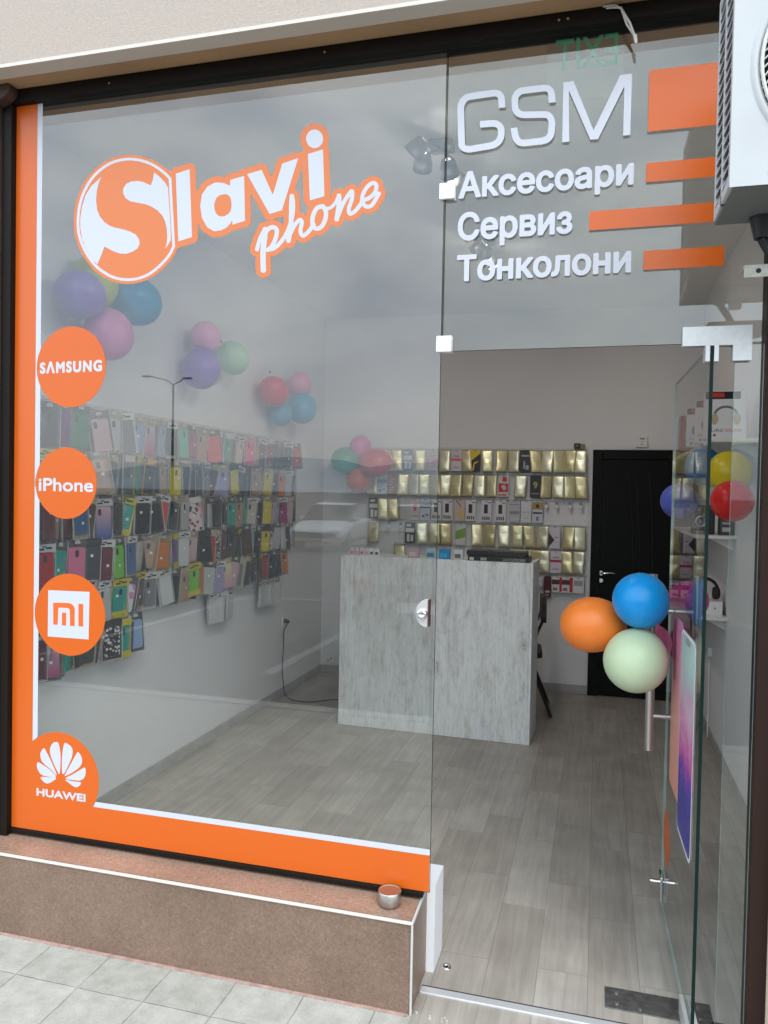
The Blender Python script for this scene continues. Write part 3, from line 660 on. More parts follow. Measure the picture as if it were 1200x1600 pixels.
# border: orange L band with a white inner stripe, interrupted by the round badges
def zx(px, py): return fac(px, py)
BADGES = [((-1.367, 2.039), 0.146), ((-1.384, 1.617), 0.130), ((-1.363, 1.137), 0.150), ((-1.402, 0.530), 0.170)]
bd = empty('window_border', (0, 0, 0), 'orange L-shaped vinyl border with a thin white inner stripe on the window', 'vinyl border')
X0B, X1B, X2B = -1.6095, -1.519, -1.497
Z0B, Z1B, Z2B = 0.3225, 0.441, 0.461
mb = MB(); mb.prism([(X0B, Z0B), (-0.0045, Z0B), (-0.0045, Z1B), (X1B, Z1B), (X1B, 2.9985), (X0B, 2.9985)], YV-0.0002, YV, 0, 'xz'); mb.build('orange_band', ORANGE, bd)
s = SDF(-1.53, 0.43, 0.0, 3.0, 0.004)
d = np.minimum(s.poly_d([(X1B+0.0005, Z1B), (X2B, Z1B), (X2B, 2.9985), (X1B+0.0005, 2.9985)]), s.poly_d([(X1B+0.0005, Z1B+0.0005), (-0.0045, Z1B+0.0005), (-0.0045, Z2B), (X1B+0.0005, Z2B)]))
for (c, r_) in BADGES: d = np.maximum(d, -(np.hypot(s.X-c[0], s.Y-c[1])-r_-0.001))
s.d = d
sheet(s.loops(), 'white_stripe', WHITE, bd, YV)

def badge(i, label):
    (cx, cz), r_ = BADGES[i]
    o = empty('round_badge', (0, 0, 0), label, 'badge', 'round orange brand badges on the window border')
    MB().prism(circ(cx, cz, r_, 72), YV-0.0004, YV-0.0002, 0, 'xz').build('disc', ORANGE, o); return o
YT = YV-0.0005
b1 = badge(0, 'topmost round orange badge reading SAMSUNG')
def tz(p, q): return fac(*p), fac(*q)
bold_text('S\u039bMSUNG', fac(64, 575)[0], fac(161, 572)[0], fac(66, 584)[1]-0.001, 0.041, WHITE, b1, YT, spacing=1.22, r=0.0026, h=0.0006, zb_r=fac(161, 580)[1]-0.001)
b2 = badge(1, 'round orange badge reading iPhone, second from the top')
(ax_, az_), (bx_, bz_) = fac(62, 767), fac(147, 767)
bold_text('iPhone', ax_, bx_, az_, 0.048, WHITE, b2, YT, r=0.0016, h=0.0007)
b3 = badge(2, 'round orange badge with a white square MI emblem')
def crop(px0, py0, sc, pts): return [fac(px0+a/sc, py0+b/sc) for a, b in pts]
MB().prism(crop(60, 890, 10, [(170, 318), (815, 345), (800, 1088), (163, 1040)]), YT-0.0002, YT, 0, 'xz').build('white_square', WHITE, b3)
MIO = mat('orange_emblem_vinyl', (0.82, 0.13, 0.02), 0.3)
s = SDF(60, 890, 181, 1031, 0.5)
def C5(pts): return [(60+a/10, 890+b/10) for a, b in pts]
d = s.poly_d(C5([(248, 512), (480, 518)]+[(480+105*math.sin(R(a)), 518+112*(1-math.cos(R(a)))) for a in range(10, 91, 10)]+[(583, 878), (511, 878), (508, 640)]+[(508-48*(1-math.cos(R(a))), 640-45*math.sin(R(a))) for a in range(20, 91, 14)]+[(330, 590), (318, 858), (250, 855)]))
d = np.minimum(d, s.poly_d(C5([(386, 665), (452, 672), (450, 870), (384, 866)]))); d = np.minimum(d, s.poly_d(C5([(642, 530), (718, 535), (716, 888), (642, 882)])))
s.d = d; sheet(s.loops(), 'emblem', MIO, b3, YT-0.0003, fn=fac)
b4 = badge(3, 'lowest round orange badge reading HUAWEI under a white petal emblem')
s = SDF(40, 1130, 181, 1271, 0.4)
def C4(pts): return [(40+a/8.571, 1130+b/8.571) for a, b in pts]
PET = [[(470,665),(440,640),(385,520),(345,410),(345,320),(385,255),(440,248),(458,275),(475,350),(483,480)],
       [(505,665),(500,520),(508,380),(528,275),(548,258),(600,285),(640,340),(638,430),(600,530),(540,650)],
       [(432,690),(350,610),(265,540),(222,480),(212,400),(235,350),(265,330),(300,390),(365,520)],
       [(540,700),(575,620),(640,500),(690,410),(715,380),(755,430),(770,500),(745,570),(660,640)],
       [(420,712),(300,705),(225,680),(180,620),(165,560),(180,515),(260,560),(350,625)],
       [(548,732),(640,680),(740,620),(805,588),(818,650),(800,720),(745,758),(650,755)],
       [(425,728),(360,780),(310,800),(265,785),(215,718),(310,715)],
       [(545,750),(650,772),(752,785),(735,830),(690,850),(640,830),(590,790)]]
for p_ in PET: s.un(s.poly_d(catmull(C4(p_), 5, True)))
sheet(s.loops(), 'petal_emblem', WHITE, b4, YT, fn=fac)
l0, l1 = fac(40+160/8.571, 1130+958/8.571), fac(40+815/8.571, 1130+1045/8.571)
bold_text('HUAWEI', l0[0], l1[0], l0[1]-0.001, 0.029, WHITE, b4, YT, r=0.0018, h=0.0006, zb_r=l1[1]-0.001)

# the big logo, traced outline by outline onto the pane
lg = empty('shop_logo_sign', (0, 0, 0), 'large white and orange Slavi phone logo sticker on the window', 'logo sign')
def A7(pts): return [(110+a/6.316, 230+b/6.316) for a, b in pts]
def A8(pts): return [(280+a/3.529, 190+b/3.529) for a, b in pts]
s = SDF(105, 185, 625, 450, 0.75)
# disc: ellipse in the photo (a circle on the glass) with its right side cut
q0 = [fac(*p_) for p_ in A7([(70, 760), (630, 112), (550, 1325)])]
def circ3(a, b, c):
    A = np.array([[2*(b[0]-a[0]), 2*(b[1]-a[1])], [2*(c[0]-a[0]), 2*(c[1]-a[1])]]); Y = np.array([b[0]**2+b[1]**2-a[0]**2-a[1]**2, c[0]**2+c[1]**2-a[0]**2-a[1]**2])
    o = np.linalg.solve(A, Y); return o, math.hypot(a[0]-o[0], a[1]-o[1])
DISC = A7([(70,760),(78,640),(100,530),(140,425),(205,315),(290,225),(385,160),(480,125),(560,112),(630,112),(710,125),(800,155),(880,200),(950,255),(1005,310),(1020,600),(1042,985),(1000,1070),(940,1145),(860,1220),(770,1280),(660,1318),(550,1325),(440,1305),(340,1255),(250,1185),(170,1080),(110,960),(80,860)])
DISC = catmull(DISC[:15], 6)[:-1] + [DISC[14], DISC[15], DISC[16]] + catmull(DISC[16:] + [DISC[0]], 6)[1:-1]
dd_ = s.poly_d(DISC)
SL = A7([(318,298),(290,355),(270,440),(263,530),(273,620),(300,690),(345,745),(400,783),(450,800),(530,816),(600,838),(655,868),(688,915),(692,960),(670,1005),(620,1038),(560,1057),(500,1055),(430,1030),(345,985),(315,1070),(275,1162),(225,1110),(165,1010),(125,910),(107,800),(108,700),(125,590),(160,480),(215,390)])
SR = A7([(835,255),(890,300),(940,352),(972,405),(985,600),(997,800),(1000,920),(975,965),(943,1010),(958,960),(965,880),(960,810),(945,740),(915,680),(870,630),(810,592),(750,568),(680,555),(600,540),(555,510),(530,465),(530,415),(560,368),(610,345),(670,338),(730,350),(803,384),(822,330)])
white = np.maximum(dd_, -(dd_+4.3))          # thin ring
for p_ in (SL, SR): white = np.minimum(white, s.poly_d(p_))
Lp = A7([(1048, 268), (1180, 222)])[:2] and [A7([(1048, 268)])[0], A8([(62, 266)])[0], A8([(75, 640)])[0], A7([(1073, 935)])[0]]
Ao = A8([(285,325),(362,303),(367,550),(297,572),(297,548),(285,566),(265,588),(235,603),(197,608),(158,585),(130,535),(120,470),(130,405),(160,362),(205,338),(250,342),(285,358)])
Ah = A8(catmull([(245,405),(215,418),(198,458),(202,497),(222,523),(255,524),(285,500),(293,460),(285,420),(265,405)], 5, True))
Vp = A8([(378,293),(458,270),(520,408),(572,235),(660,205),(570,492),(502,513)])
Ip = A8([(713,183),(796,157),(804,415),(724,438)])
dot = (np.hypot((s.X-(280+750/3.529))/47, (s.Y-(190+99/3.529))/51)*3.529-1)*14
word = np.minimum.reduce([s.poly_d(Lp), np.maximum(s.poly_d(Ao), -s.poly_d(Ah)), s.poly_d(Vp), s.poly_d(Ip), dot])
word_solid = np.minimum.reduce([s.poly_d(Lp), s.poly_d(Ao), s.poly_d(Vp), s.poly_d(Ip), dot])
def stroke(pts, w): return s.seg_d(A8(catmull(pts, 6)), w/3.529)
ph = np.minimum.reduce([
  stroke([(433,708),(442,672),(458,630),(478,598)], 11), stroke([(478,598),(474,650),(466,720),(468,822)], 15),
  stroke([(470,640),(490,600),(520,585),(542,602),(536,645),(515,690),(492,710)], 12), stroke([(492,710),(530,700),(570,660),(605,600),(628,520),(632,450),(625,415)], 11),
  stroke([(625,415),(622,470),(620,560),(606,660)], 13), stroke([(612,630),(640,575),(668,545),(680,560),(672,605),(685,632),(715,612),(745,570)], 11),
  stroke([(790,470),(762,482),(742,520),(738,565),(755,592),(785,585),(808,545),(812,500),(795,470)], 12), stroke([(795,475),(830,482),(862,455),(882,415)], 9),
  stroke([(884,412),(884,460),(872,542)], 13), stroke([(876,530),(905,460),(938,405),(956,388),(955,430),(938,485),(946,512),(975,495),(1010,450)], 11),
  stroke([(1010,440),(1050,425),(1082,395),(1090,358),(1075,342),(1045,358),(1018,400),(1012,440),(1030,470),(1065,465),(1104,400)], 11)])
white = np.minimum.reduce([white, word, ph])
halo = np.minimum.reduce([dd_-4.6, word_solid-9.5, ph-7.8])
halo = np.maximum(halo, -np.hypot(s.X-(280+435/3.529), s.Y-(190+480/3.529))+2.0) if False else halo
s.d = halo; sheet(s.loops(), 'orange_backing', mat('orange_logo_vinyl', (0.62, 0.155, 0.03), 0.25, spec=0.6), lg, YV, fn=fac)
s.d = white; sheet(s.loops(), 'white_lettering', WHITE, lg, YV-0.0003, fn=fac)

# lettering above the door
def sign(label): return empty('vinyl_lettering', (0, 0, 0), label, 'lettering', 'white lettering on the pane above the door')
g = sign('large thin white letters GSM at the top of the pane above the door')
s = SDF(700, 100, 1000, 250, 0.6)
def Z2(pts): return [(600+a/2, b/2) for a, b in pts]
def rounded(pts, r_, n=5):
    o = [pts[0]]
    for i in range(1, len(pts)-1):
        p, a, b = np.array(pts[i]), np.array(pts[i-1]), np.array(pts[i+1]); u1 = (a-p)/np.linalg.norm(a-p); u2 = (b-p)/np.linalg.norm(b-p)
        k = min(r_, np.linalg.norm(a-p)*0.5, np.linalg.norm(b-p)*0.5); A_, B_ = p+u1*k, p+u2*k
        for t_ in np.linspace(0, 1, n+1): o.append(tuple((1-t_)**2*A_+2*t_*(1-t_)*p+t_*t_*B_))
    return o+[pts[-1]]
s.un(s.butt_d(rounded(Z2([(370, 339), (366, 290), (256, 306), (240, 330), (244, 462), (262, 470), (366, 452), (369, 385), (301, 391)]), 17), 5.2))
s.un(s.butt_d(rounded(Z2([(526, 323), (522, 275), (424, 287), (409, 305), (411, 362), (514, 360), (526, 380), (522, 440), (416, 452), (406, 402)]), 16), 5.2))
s.un(s.poly_d(Z2([(561, 260), (592, 256), (655, 410), (738, 238), (775, 233), (769, 424), (747, 426), (751, 272), (669, 437), (645, 439), (578, 285), (579, 445), (557, 447)])))
sheet(s.loops(), 'letters', WHITE, g, YV, fn=fac)
for txt, x1_, zb, zt, lab in (('Аксесоари', 0.566, 2.529, 2.607, 'white Cyrillic word for accessories on the pane above the door'),
                         ('Сервиз', 0.393, 2.398, 2.480, 'white Cyrillic word for service on the pane above the door'),
                         ('Тонколони', 0.565, 2.271, 2.349, 'white Cyrillic word for loudspeakers, lowest on the pane above the door')):
    o = sign(lab); bold_text(txt, 0.043, x1_, zb, zt-zb, WHITE, o, YV, r=0.0034)
def bar(x0, z0, x1, z1, lab):
    o = empty('orange_bar', (0, 0, 0), lab, 'vinyl bar', 'orange bars on the pane above the door'); MB().box(x0, YV-0.0002, z0, x1, YV, z1).build('vinyl_strip', ORANGE, o)
bar(0.602, 2.679, 0.80, 2.857, 'tall orange vinyl block beside the letters GSM')
bar(0.601, 2.532, 0.80, 2.588, 'orange vinyl bar beside the uppermost Cyrillic word')
bar(0.442, 2.403, 0.80, 2.459, 'long orange vinyl bar beside the middle Cyrillic word')
bar(0.600, 2.276, 0.820, 2.332, 'lowest orange vinyl bar, beside the third Cyrillic word')
# exit sign stuck inside the upper pane, seen from its back
es = empty('exit_sign', (0, 0, 0), 'translucent green EXIT sign seen mirrored inside the top of the glass', 'exit sign')
MB().box(0.305, 0.0065, 2.80, 0.53, 0.0085, 2.998).build('panel', glassmat('translucent_panel', 0.03, (0.90, 0.92, 0.90)), es)
Mx = Matrix.Translation((0.83, 0, 0)) @ Matrix.Diagonal((-1, 1, 1, 1))
text_sheet('EXIT', 0.318, 0.500, 2.895, 0.092, mat('exit_green', (0.03, 0.28, 0.14), 0.5), es, 0.0093, bold=0.01, T=Mx, name='letters')
# frayed cord end hanging from the frame
cdm = mat('grey_white_cord', (0.55, 0.53, 0.48), 0.8, bump=0.3, bscale=300)
q1 = on(970, 12, 1, -0.045); q2 = on(992, 62, 1, -0.045)
ce = empty('cord_end', tuple(q2), 'short frayed pale cord with a plug hanging from the top frame', 'cord')
P1 = Vector(q1-q2); 
MB().tube([P1+Vector((-0.04, 0.012, 0.012)), P1+Vector((-0.02, 0, 0.004)), P1, P1*0.5+Vector((0.006, 0, 0)), Vector((0, 0, 0.008))], 0.0035).tube([P1+Vector((-0.05, 0.012, 0.018)), P1+Vector((-0.015, 0, 0.01)), P1*0.95, P1*0.5+Vector((-0.003, 0.003, 0)), Vector((0.001, 0.002, 0.008))], 0.003).build('cord', cdm, ce)
MB().cyl((0, 0, 0.012), (0.004, 0, -0.012), 0.006, 0.004).build('plug', mat('pale_plug', (0.6, 0.58, 0.5), 0.5), ce)

# ================================================================== INSIDE THE SHOP
# counter
ct = empty('shop_counter', (0, 0, 0), 'whitewashed wood-look sales counter in the middle of the shop', 'counter')
ca = math.atan2(2.595-2.637, 0.082+1.188)
CT = Matrix.Translation((-1.188, 2.637, 0)) @ Matrix.Rotation(ca, 4, 'Z')
CW_ = 1.271
def cpart(x0, y0, z0, x1, y1, z1, name, m=WASH, parent=None):
    mb = MB(); mb.box(x0, y0, z0, x1, y1, z1, 0, CT); return mb.build(name, m, parent or ct, bevel=0.0012)
cpart(0, 0, 0.002, CW_/2-0.0008, 0.018, 1.172, 'front_panel'); cpart(CW_/2+0.0008, 0, 0.002, CW_-0.0008, 0.018, 1.172, 'front_panel')
cpart(CW_, 0.001, 0.002, CW_+0.018, 0.37, 1.172, 'side_panel'); cpart(-0.0185, 0.001, 0.002, -0.0005, 0.37, 1.172, 'side_panel')
cpart(0, 0.0185, 0.93, CW_-0.001, 0.60, 0.955, 'desk_top'); cpart(0.0, 0.0185, 1.150, CW_-0.001, 0.30, 1.168, 'upper_shelf')
def cloc(x, y, z): return CT @ Vector((x, y, z))

# black flat boxes on the counter
def slab_box(x0, x1, y0, y1, z0, z1, label, m, txt=None):
    o = empty('flat_box', tuple(cloc((x0+x1)/2, (y0+y1)/2, z0)), label, 'box', rz=ca)
    w, d, h = (x1-x0)/2, (y1-y0)/2, z1-z0
    MB().box(-w, -d, 0.0005, w, d, h).build('carton', m, o, bevel=0.0015)
    if txt: 
        text_sheet(txt, 0.03, w-0.02, 0.009, 0.017, simple((0.45, 0.43, 0.42)), o, -d-0.0006, 0.0004, bold=0.0, name='print')
        MB().box(-w+0.012, -d-0.001, 0.008, -w+0.04, -d-0.0004, 0.026).build('label_patch', simple((0.5, 0.5, 0.5)), o)
        MB().box(-w+0.085, -d-0.001, 0.008, -w+0.125, -d-0.0004, 0.026).build('label_patch', simple((0.3, 0.3, 0.3)), o)
    return o
slab_box(0.86, 1.255, 0.02, 0.21, 1.1685, 1.206, 'long black printed box lying on the right end of the counter, the lower of two', mat('black_carton', (0.012, 0.011, 0.011), 0.35), 'CACCOLMOOERS')
slab_box(0.85, 1.235, 0.03, 0.20, 1.2065, 1.238, 'long plain black box on top of the printed box on the counter', MATS['black_carton'])
# row of small white-pink boxes on the left of the counter
for k in range(6):
    o = empty('earphone_box', tuple(cloc(0.045+k*0.036, 0.06, 1.1685)), ['first small white and pink earphone box from the left edge of the counter', 'second small white and pink earphone box from the left edge of the counter', 'third small white and pink earphone box from the left edge of the counter', 'fourth small white and pink earphone box from the left edge of the counter', 'fifth small box in the counter row, with a dark dot print', 'last small box of the counter row, with a dark dot print'][k], 'box', 'small boxes lined up on the counter', rz=ca+R(rnd.uniform(-4, 4)))
    MB().box(-0.016, -0.02, 0, 0.016, 0.02, 0.052).build('carton', simple((0.72, 0.62, 0.66) if k < 4 else (0.76, 0.75, 0.74)), o, bevel=0.001)
    MB().box(-0.010, -0.0207, 0.012, 0.010, -0.0203, 0.032).build('print', simple([(0.55, 0.2, 0.36), (0.6, 0.36, 0.45), (0.45, 0.15, 0.3), (0.5, 0.4, 0.5), (0.1, 0.09, 0.1), (0.12, 0.1, 0.12)][k]), o)
    MB().box(-0.003, -0.001, 0.052, 0.003, 0.001, 0.062).build('hang_tab', simple((0.7, 0.7, 0.72)), o)
# clear riser with small packs behind the counter edge (middle)
for k, (x_, w_, c_, c2, lb) in enumerate([(0.475, 0.075, (0.50, 0.34, 0.36), (0.62, 0.5, 0.5), 'dusty pink small pack standing on the counter'), (0.60, 0.075, (0.35, 0.50, 0.56), (0.05, 0.16, 0.30), 'pale blue and navy small pack standing on the counter'),
        (0.69, 0.075, (0.02, 0.22, 0.45), (0.02, 0.36, 0.65), 'bright blue small pack standing on the counter'), (0.785, 0.06, (0.60, 0.60, 0.58), (0.12, 0.14, 0.15), 'white small pack with a dark square standing on the counter')]):
    o = empty('accessory_box', tuple(cloc(x_, 0.09, 1.1685)), lb, 'box', 'small packs standing along the counter', rz=ca+R(rnd.uniform(-5, 5)))
    MB().box(-w_/2, -0.012, 0, w_/2, 0.012, 0.066).build('carton', simple(c_), o, bevel=0.001)
    MB().box(-w_/2*0.8, -0.0127, 0.01, w_/2*0.5, -0.0123, 0.038).build('print', simple(c2), o)

# folding chair behind the counter
ch = empty('folding_chair', (-0.018, 3.42, 0), 'black folding chair behind the right end of the counter', 'chair', rz=R(-84))
def tube(name, pts, r, m=BLACK, parent=ch, n=10): return MB().tube(pts, r, n).build(name, m, parent)
# faces local -y (towards the left wall after rotation): backrest at +y
for sx_ in (-1, 1):
    tube('leg', [(sx_*0.21, -0.20, 0.012), (sx_*0.21, 0.02, 0.46), (sx_*0.21, 0.12, 0.70), (sx_*0.21, 0.14, 0.80)], 0.011)
    tube('leg', [(sx_*0.19, 0.20, 0.012), (sx_*0.19, 0.06, 0.35), (sx_*0.19, -0.14, 0.44)], 0.011)
tube('cross_bar', [(-0.21, -0.19, 0.035), (0.21, -0.19, 0.035)], 0.008); tube('cross_bar', [(-0.19, 0.19, 0.035), (0.19, 0.19, 0.035)], 0.008)
pts = catmull([(-0.215, 0.70), (-0.215, 0.80), (-0.18, 0.855), (0, 0.87), (0.18, 0.855), (0.215, 0.80), (0.215, 0.70), (0, 0.685)], 5, True)
MB().prism(pts, 0.115, 0.15, 0, 'xz').build('backrest', mat('black_upholstery', (0.012, 0.013, 0.012), 0.6), ch, bevel=0.008)
MB().prism(rrect(0.40, 0.38, 0.05, cy=-0.06), 0.435, 0.47, 0, 'xy').build('seat', MATS['black_upholstery'], ch, bevel=0.01)

# black interior door
dk = mat('black_satin_door', (0.0045, 0.0055, 0.0048), 0.45, spec=0.12)
bd_ = empty('interior_door', (0, 0, 0), 'black interior door with curved grooves in the back wall', 'door')
D0, D1, DT = 0.44, 1.235, 1.982
mb = MB(); mb.box(D0, B-0.035, 0.001, D0+0.075, B-0.0005, DT); mb.box(D1-0.075, B-0.035, 0.001, D1, B-0.0005, DT); mb.box(D0+0.0755, B-0.035, DT-0.075, D1-0.0755, B-0.0005, DT); mb.build('door_frame', dk, bd_, bevel=0.004)
lf = MB().box(D0+0.077, B-0.02, 0.006, D1-0.077, B-0.001, DT-0.077).build('leaf', dk, bd_)
for (cx_, a_) in ((0.735, 0.05), (0.785, 0.05), (0.89, 0.045)):
    mb = MB(); mb.tube([(cx_+a_*math.sin(math.pi*k/14)-0.02, B-0.0215, 0.30+1.5*k/14) for k in range(15)], 0.0045, 6); mb.build('curved_groove', mat('door_groove_black', (0.004, 0.004, 0.004), 0.3), lf)
hd = MB().cyl((0.525, B-0.032, 0.995), (0.525, B-0.0205, 0.995), 0.019, n=24).build('door_handle', CHROME, bd_)
MB().tube([(0.525, B-0.03, 0.995), (0.525, B-0.06, 0.995), (0.54, B-0.066, 0.997), (0.60, B-0.064, 1.002), (0.63, B-0.060, 0.997)], [0.008, 0.008, 0.008, 0.007, 0.005], 10).build('lever', CHROME, hd)
MB().cyl((0.525, B-0.029, 0.935), (0.525, B-0.0205, 0.935), 0.016, n=24).build('lock_rosette', CHROME, bd_)
# controller above door + camera like gadget beside it
q = on(1003, 691, 1, B-0.01)
sw = empty('wall_controller', (q[0], B, q[2]), 'small white control box on the wall above the black door', 'control box')
MB().box(-0.042, -0.022, -0.04, 0.042, -0.0005, 0.042).build('housing', WPLAS, sw, bevel=0.004)
MB().box(-0.018, -0.0232, 0.022, 0.022, -0.0224, 0.030).build('red_display', simple((0.30, 0.02, 0.02)), sw); MB().box(-0.004, -0.0232, -0.003, 0.004, -0.0224, 0.005).build('button', simple((0.15, 0.08, 0.08)), sw)
MB().box(-0.014, -0.0232, -0.022, 0.014, -0.0224, -0.018).build('slot', simple((0.2, 0.2, 0.2)), sw)
q = on(903, 697, 1, B-0.04)
gd = empty('alarm_sensor', (q[0], B-0.04, q[2]), 'small dark and tan gadget fixed above the right end of the pouch rails', 'sensor', rz=R(18))
MB().box(-0.028, -0.02, -0.022, 0.016, 0.02, 0.022).build('dark_body', simple((0.05, 0.045, 0.03)), gd, bevel=0.004); MB().box(0.017, -0.015, -0.026, 0.055, 0.02, 0.018).build('tan_cover', simple((0.30, 0.22, 0.17)), gd, bevel=0.004)
MB().box(-0.018, -0.0215, -0.008, -0.004, -0.0205, 0.010).build('lens', simple((0.25, 0.24, 0.2)), gd)

# ---------------- back wall rails and packs
RAILM = mat('clear_rail_plastic', (0.62, 0.62, 0.60), 0.25, spec=0.7)
GOLD = []
for i, c in enumerate([(0.86, 0.80, 0.50), (0.90, 0.87, 0.64), (0.78, 0.69, 0.40)]):
    GOLD.append(mat('gold_foil_%s' % ['bright', 'pale', 'deep'][i], c, 0.33, 0.65, bump=0.08, bscale=30))
def pouch_mesh(seed):
    rr = random.Random(seed); nx, nz = 9, 13; w, h = 0.094, 0.184; vs, fs = [], []
    tw = rr.uniform(-0.3, 0.3); ph_ = rr.uniform(0, 6); sk = rr.uniform(-0.02, 0.02)
    for side in (-1, 1):
        for j in range(nz+1):
            for i in range(nx+1):
                u, v = i/nx, j/nz; e_ = (4*u*(1-u))**0.6*(min(1, (1-v)*5)*0.55+0.45)*min(1, v*9)
                th_ = 0.0085*e_*(0.6 if v > 0.5 else 1.0) + 0.0006
                cr_ = 0.0009*math.sin(u*5+v*9+ph_)+0.0004*math.sin(u*21-v*9+ph_*2)
                y = side*th_ + (cr_ if 0 < i < nx and 0 < j < nz else 0) + tw*(u-0.5)*0.02
                vs.append(((u-0.5)*w + sk*(v-0.5), y, -h*(1-v)))
    n1_ = (nx+1)*(nz+1)
    for side in (0, 1):
        for j in range(nz):
            for i in range(nx):
                a = side*n1_+j*(nx+1)+i; q_ = (a, a+1, a+nx+2, a+nx+1); fs.append(q_ if side == 0 else q_[::-1])
    def bnd(): 
        l = [i for i in range(nx+1)] + [(j)*(nx+1)+nx for j in range(1, nz+1)] + [nz*(nx+1)+i for i in range(nx-1, -1, -1)] + [j*(nx+1) for j in range(nz-1, 0, -1)]
        return l
    l = bnd()
    for k in range(len(l)): a, b = l[k], l[(k+1) % len(l)]; fs.append((a, a+n1_, b+n1_, b))
    me = bpy.data.meshes.new('foil_pouch'); me.from_pydata(vs, [], fs); me.update(); me.polygons.foreach_set('use_smooth', [True]*len(fs)); me.materials.append(GOLD[seed % 3])
    return me
PM = [pouch_mesh(i) for i in range(6)]
slot_me = None
def mesh_of(mb, m, name):
    o = mb.build(name, m); me = o.data; bpy.data.objects.remove(o); return me
SLOTME = mesh_of(MB().box(-0.010, -0.0012, -0.004, 0.010, 0.0012, 0.0), BLACKM, 'slot')
SEAMME = mesh_of(MB().box(-0.043, -0.0004, -0.0006, 0.043, 0.0004, 0.0006), mat('foil_crease', (0.35, 0.32, 0.18), 0.5, 0.6), 'crease')
def link(me, name, parent, loc=(0, 0, 0), rot=(0, 0, 0)):
    o = bpy.data.objects.new(name, me); COL.objects.link(o); o.parent = parent; o.location = loc; o.rotation_euler = rot; return o
ORD = ['first', 'second', 'third', 'fourth', 'fifth', 'sixth', 'seventh', 'eighth', 'ninth', 'tenth', 'eleventh', 'twelfth', 'thirteenth', 'fourteenth', 'fifteenth', 'sixteenth', 'seventeenth', 'eighteenth', 'nineteenth', 'twentieth', 'twenty-first', 'twenty-second', 'twenty-third', 'twenty-fourth', 'twenty-fifth', 'twenty-sixth', 'twenty-seventh', 'twenty-eighth']
RY = B-0.055
def xat(px, z): 
    lo, hi = -3.0, 2.0                     # x on the plane y=RY at height z for a pixel column (photo)
    return on(px, 768, 1, RY)[0] if z is None else _xz(px, z)
def _xz(px, z):
    py = 768.0
    for _ in range(4):
        q_ = on(px, py, 1, RY); 
        dz = z-q_[2]; py -= dz*F/((q_-CAM) @ _f)
    return on(px, py, 1, RY)[0]
ROWS = [
 (1.975, 'top row', [(80,'g'),(110,'g'),(140,'g'),(168,'g'),(212,'g'),(262,'blue'),(321,'g'),(378,'pinkbox'),(435,'g'),(490,'pinkwhite'),(533,'g'),(578,'yb'),(634,'g'),(700,'g'),(757,'g'),(812,'blk'),(862,'g'),(916,'g'),(970,'g'),(1021,'g'),(1071,'g')]),
 (1.768, 'second row', [(95,'g'),(141,'bluewhite'),(191,'snake'),(239,'g'),(288,'g'),(339,'g'),(388,'g'),(436,'g'),(489,'g'),(541,'g'),(597,'g'),(653,'g'),(710,'red'),(790,'g'),(860,'nine'),(912,'g'),(967,'g'),(1022,'g'),(1075,'g')]),
 (1.560, 'third row', [(102,'bw'),(147,'g'),(193,'g'),(249,'grey'),(294,'pinknine'),(343,'bluewhite'),(396,'chg'),(448,'chg'),(505,'tan'),(557,'chg'),(630,'chg'),(697,'chg'),(763,'greybox'),(816,'wtxt'),(870,'mix')]),
 (1.358, 'fourth row', [(102,'g'),(272,'bw'),(328,'g'),(387,'g'),(443,'g'),(509,'green'),(586,'g'),(644,'g'),(712,'g'),(775,'g'),(832,'g'),(891,'g'),(950,'diamond'),(1014,'g'),(1068,'g')]),
 (1.160, 'fifth row', [(225,'g'),(760,'g'),(815,'g'),(856,'g'),(900,'g'),(955,'whpink'),(1008,'g'),(1060,'g')]),
 (0.955, 'lowest row', [(877,'clear'),(916,'darkred'),(962,'redwhite'),(1009,'redwhite'),(1061,'barcode')]),
]
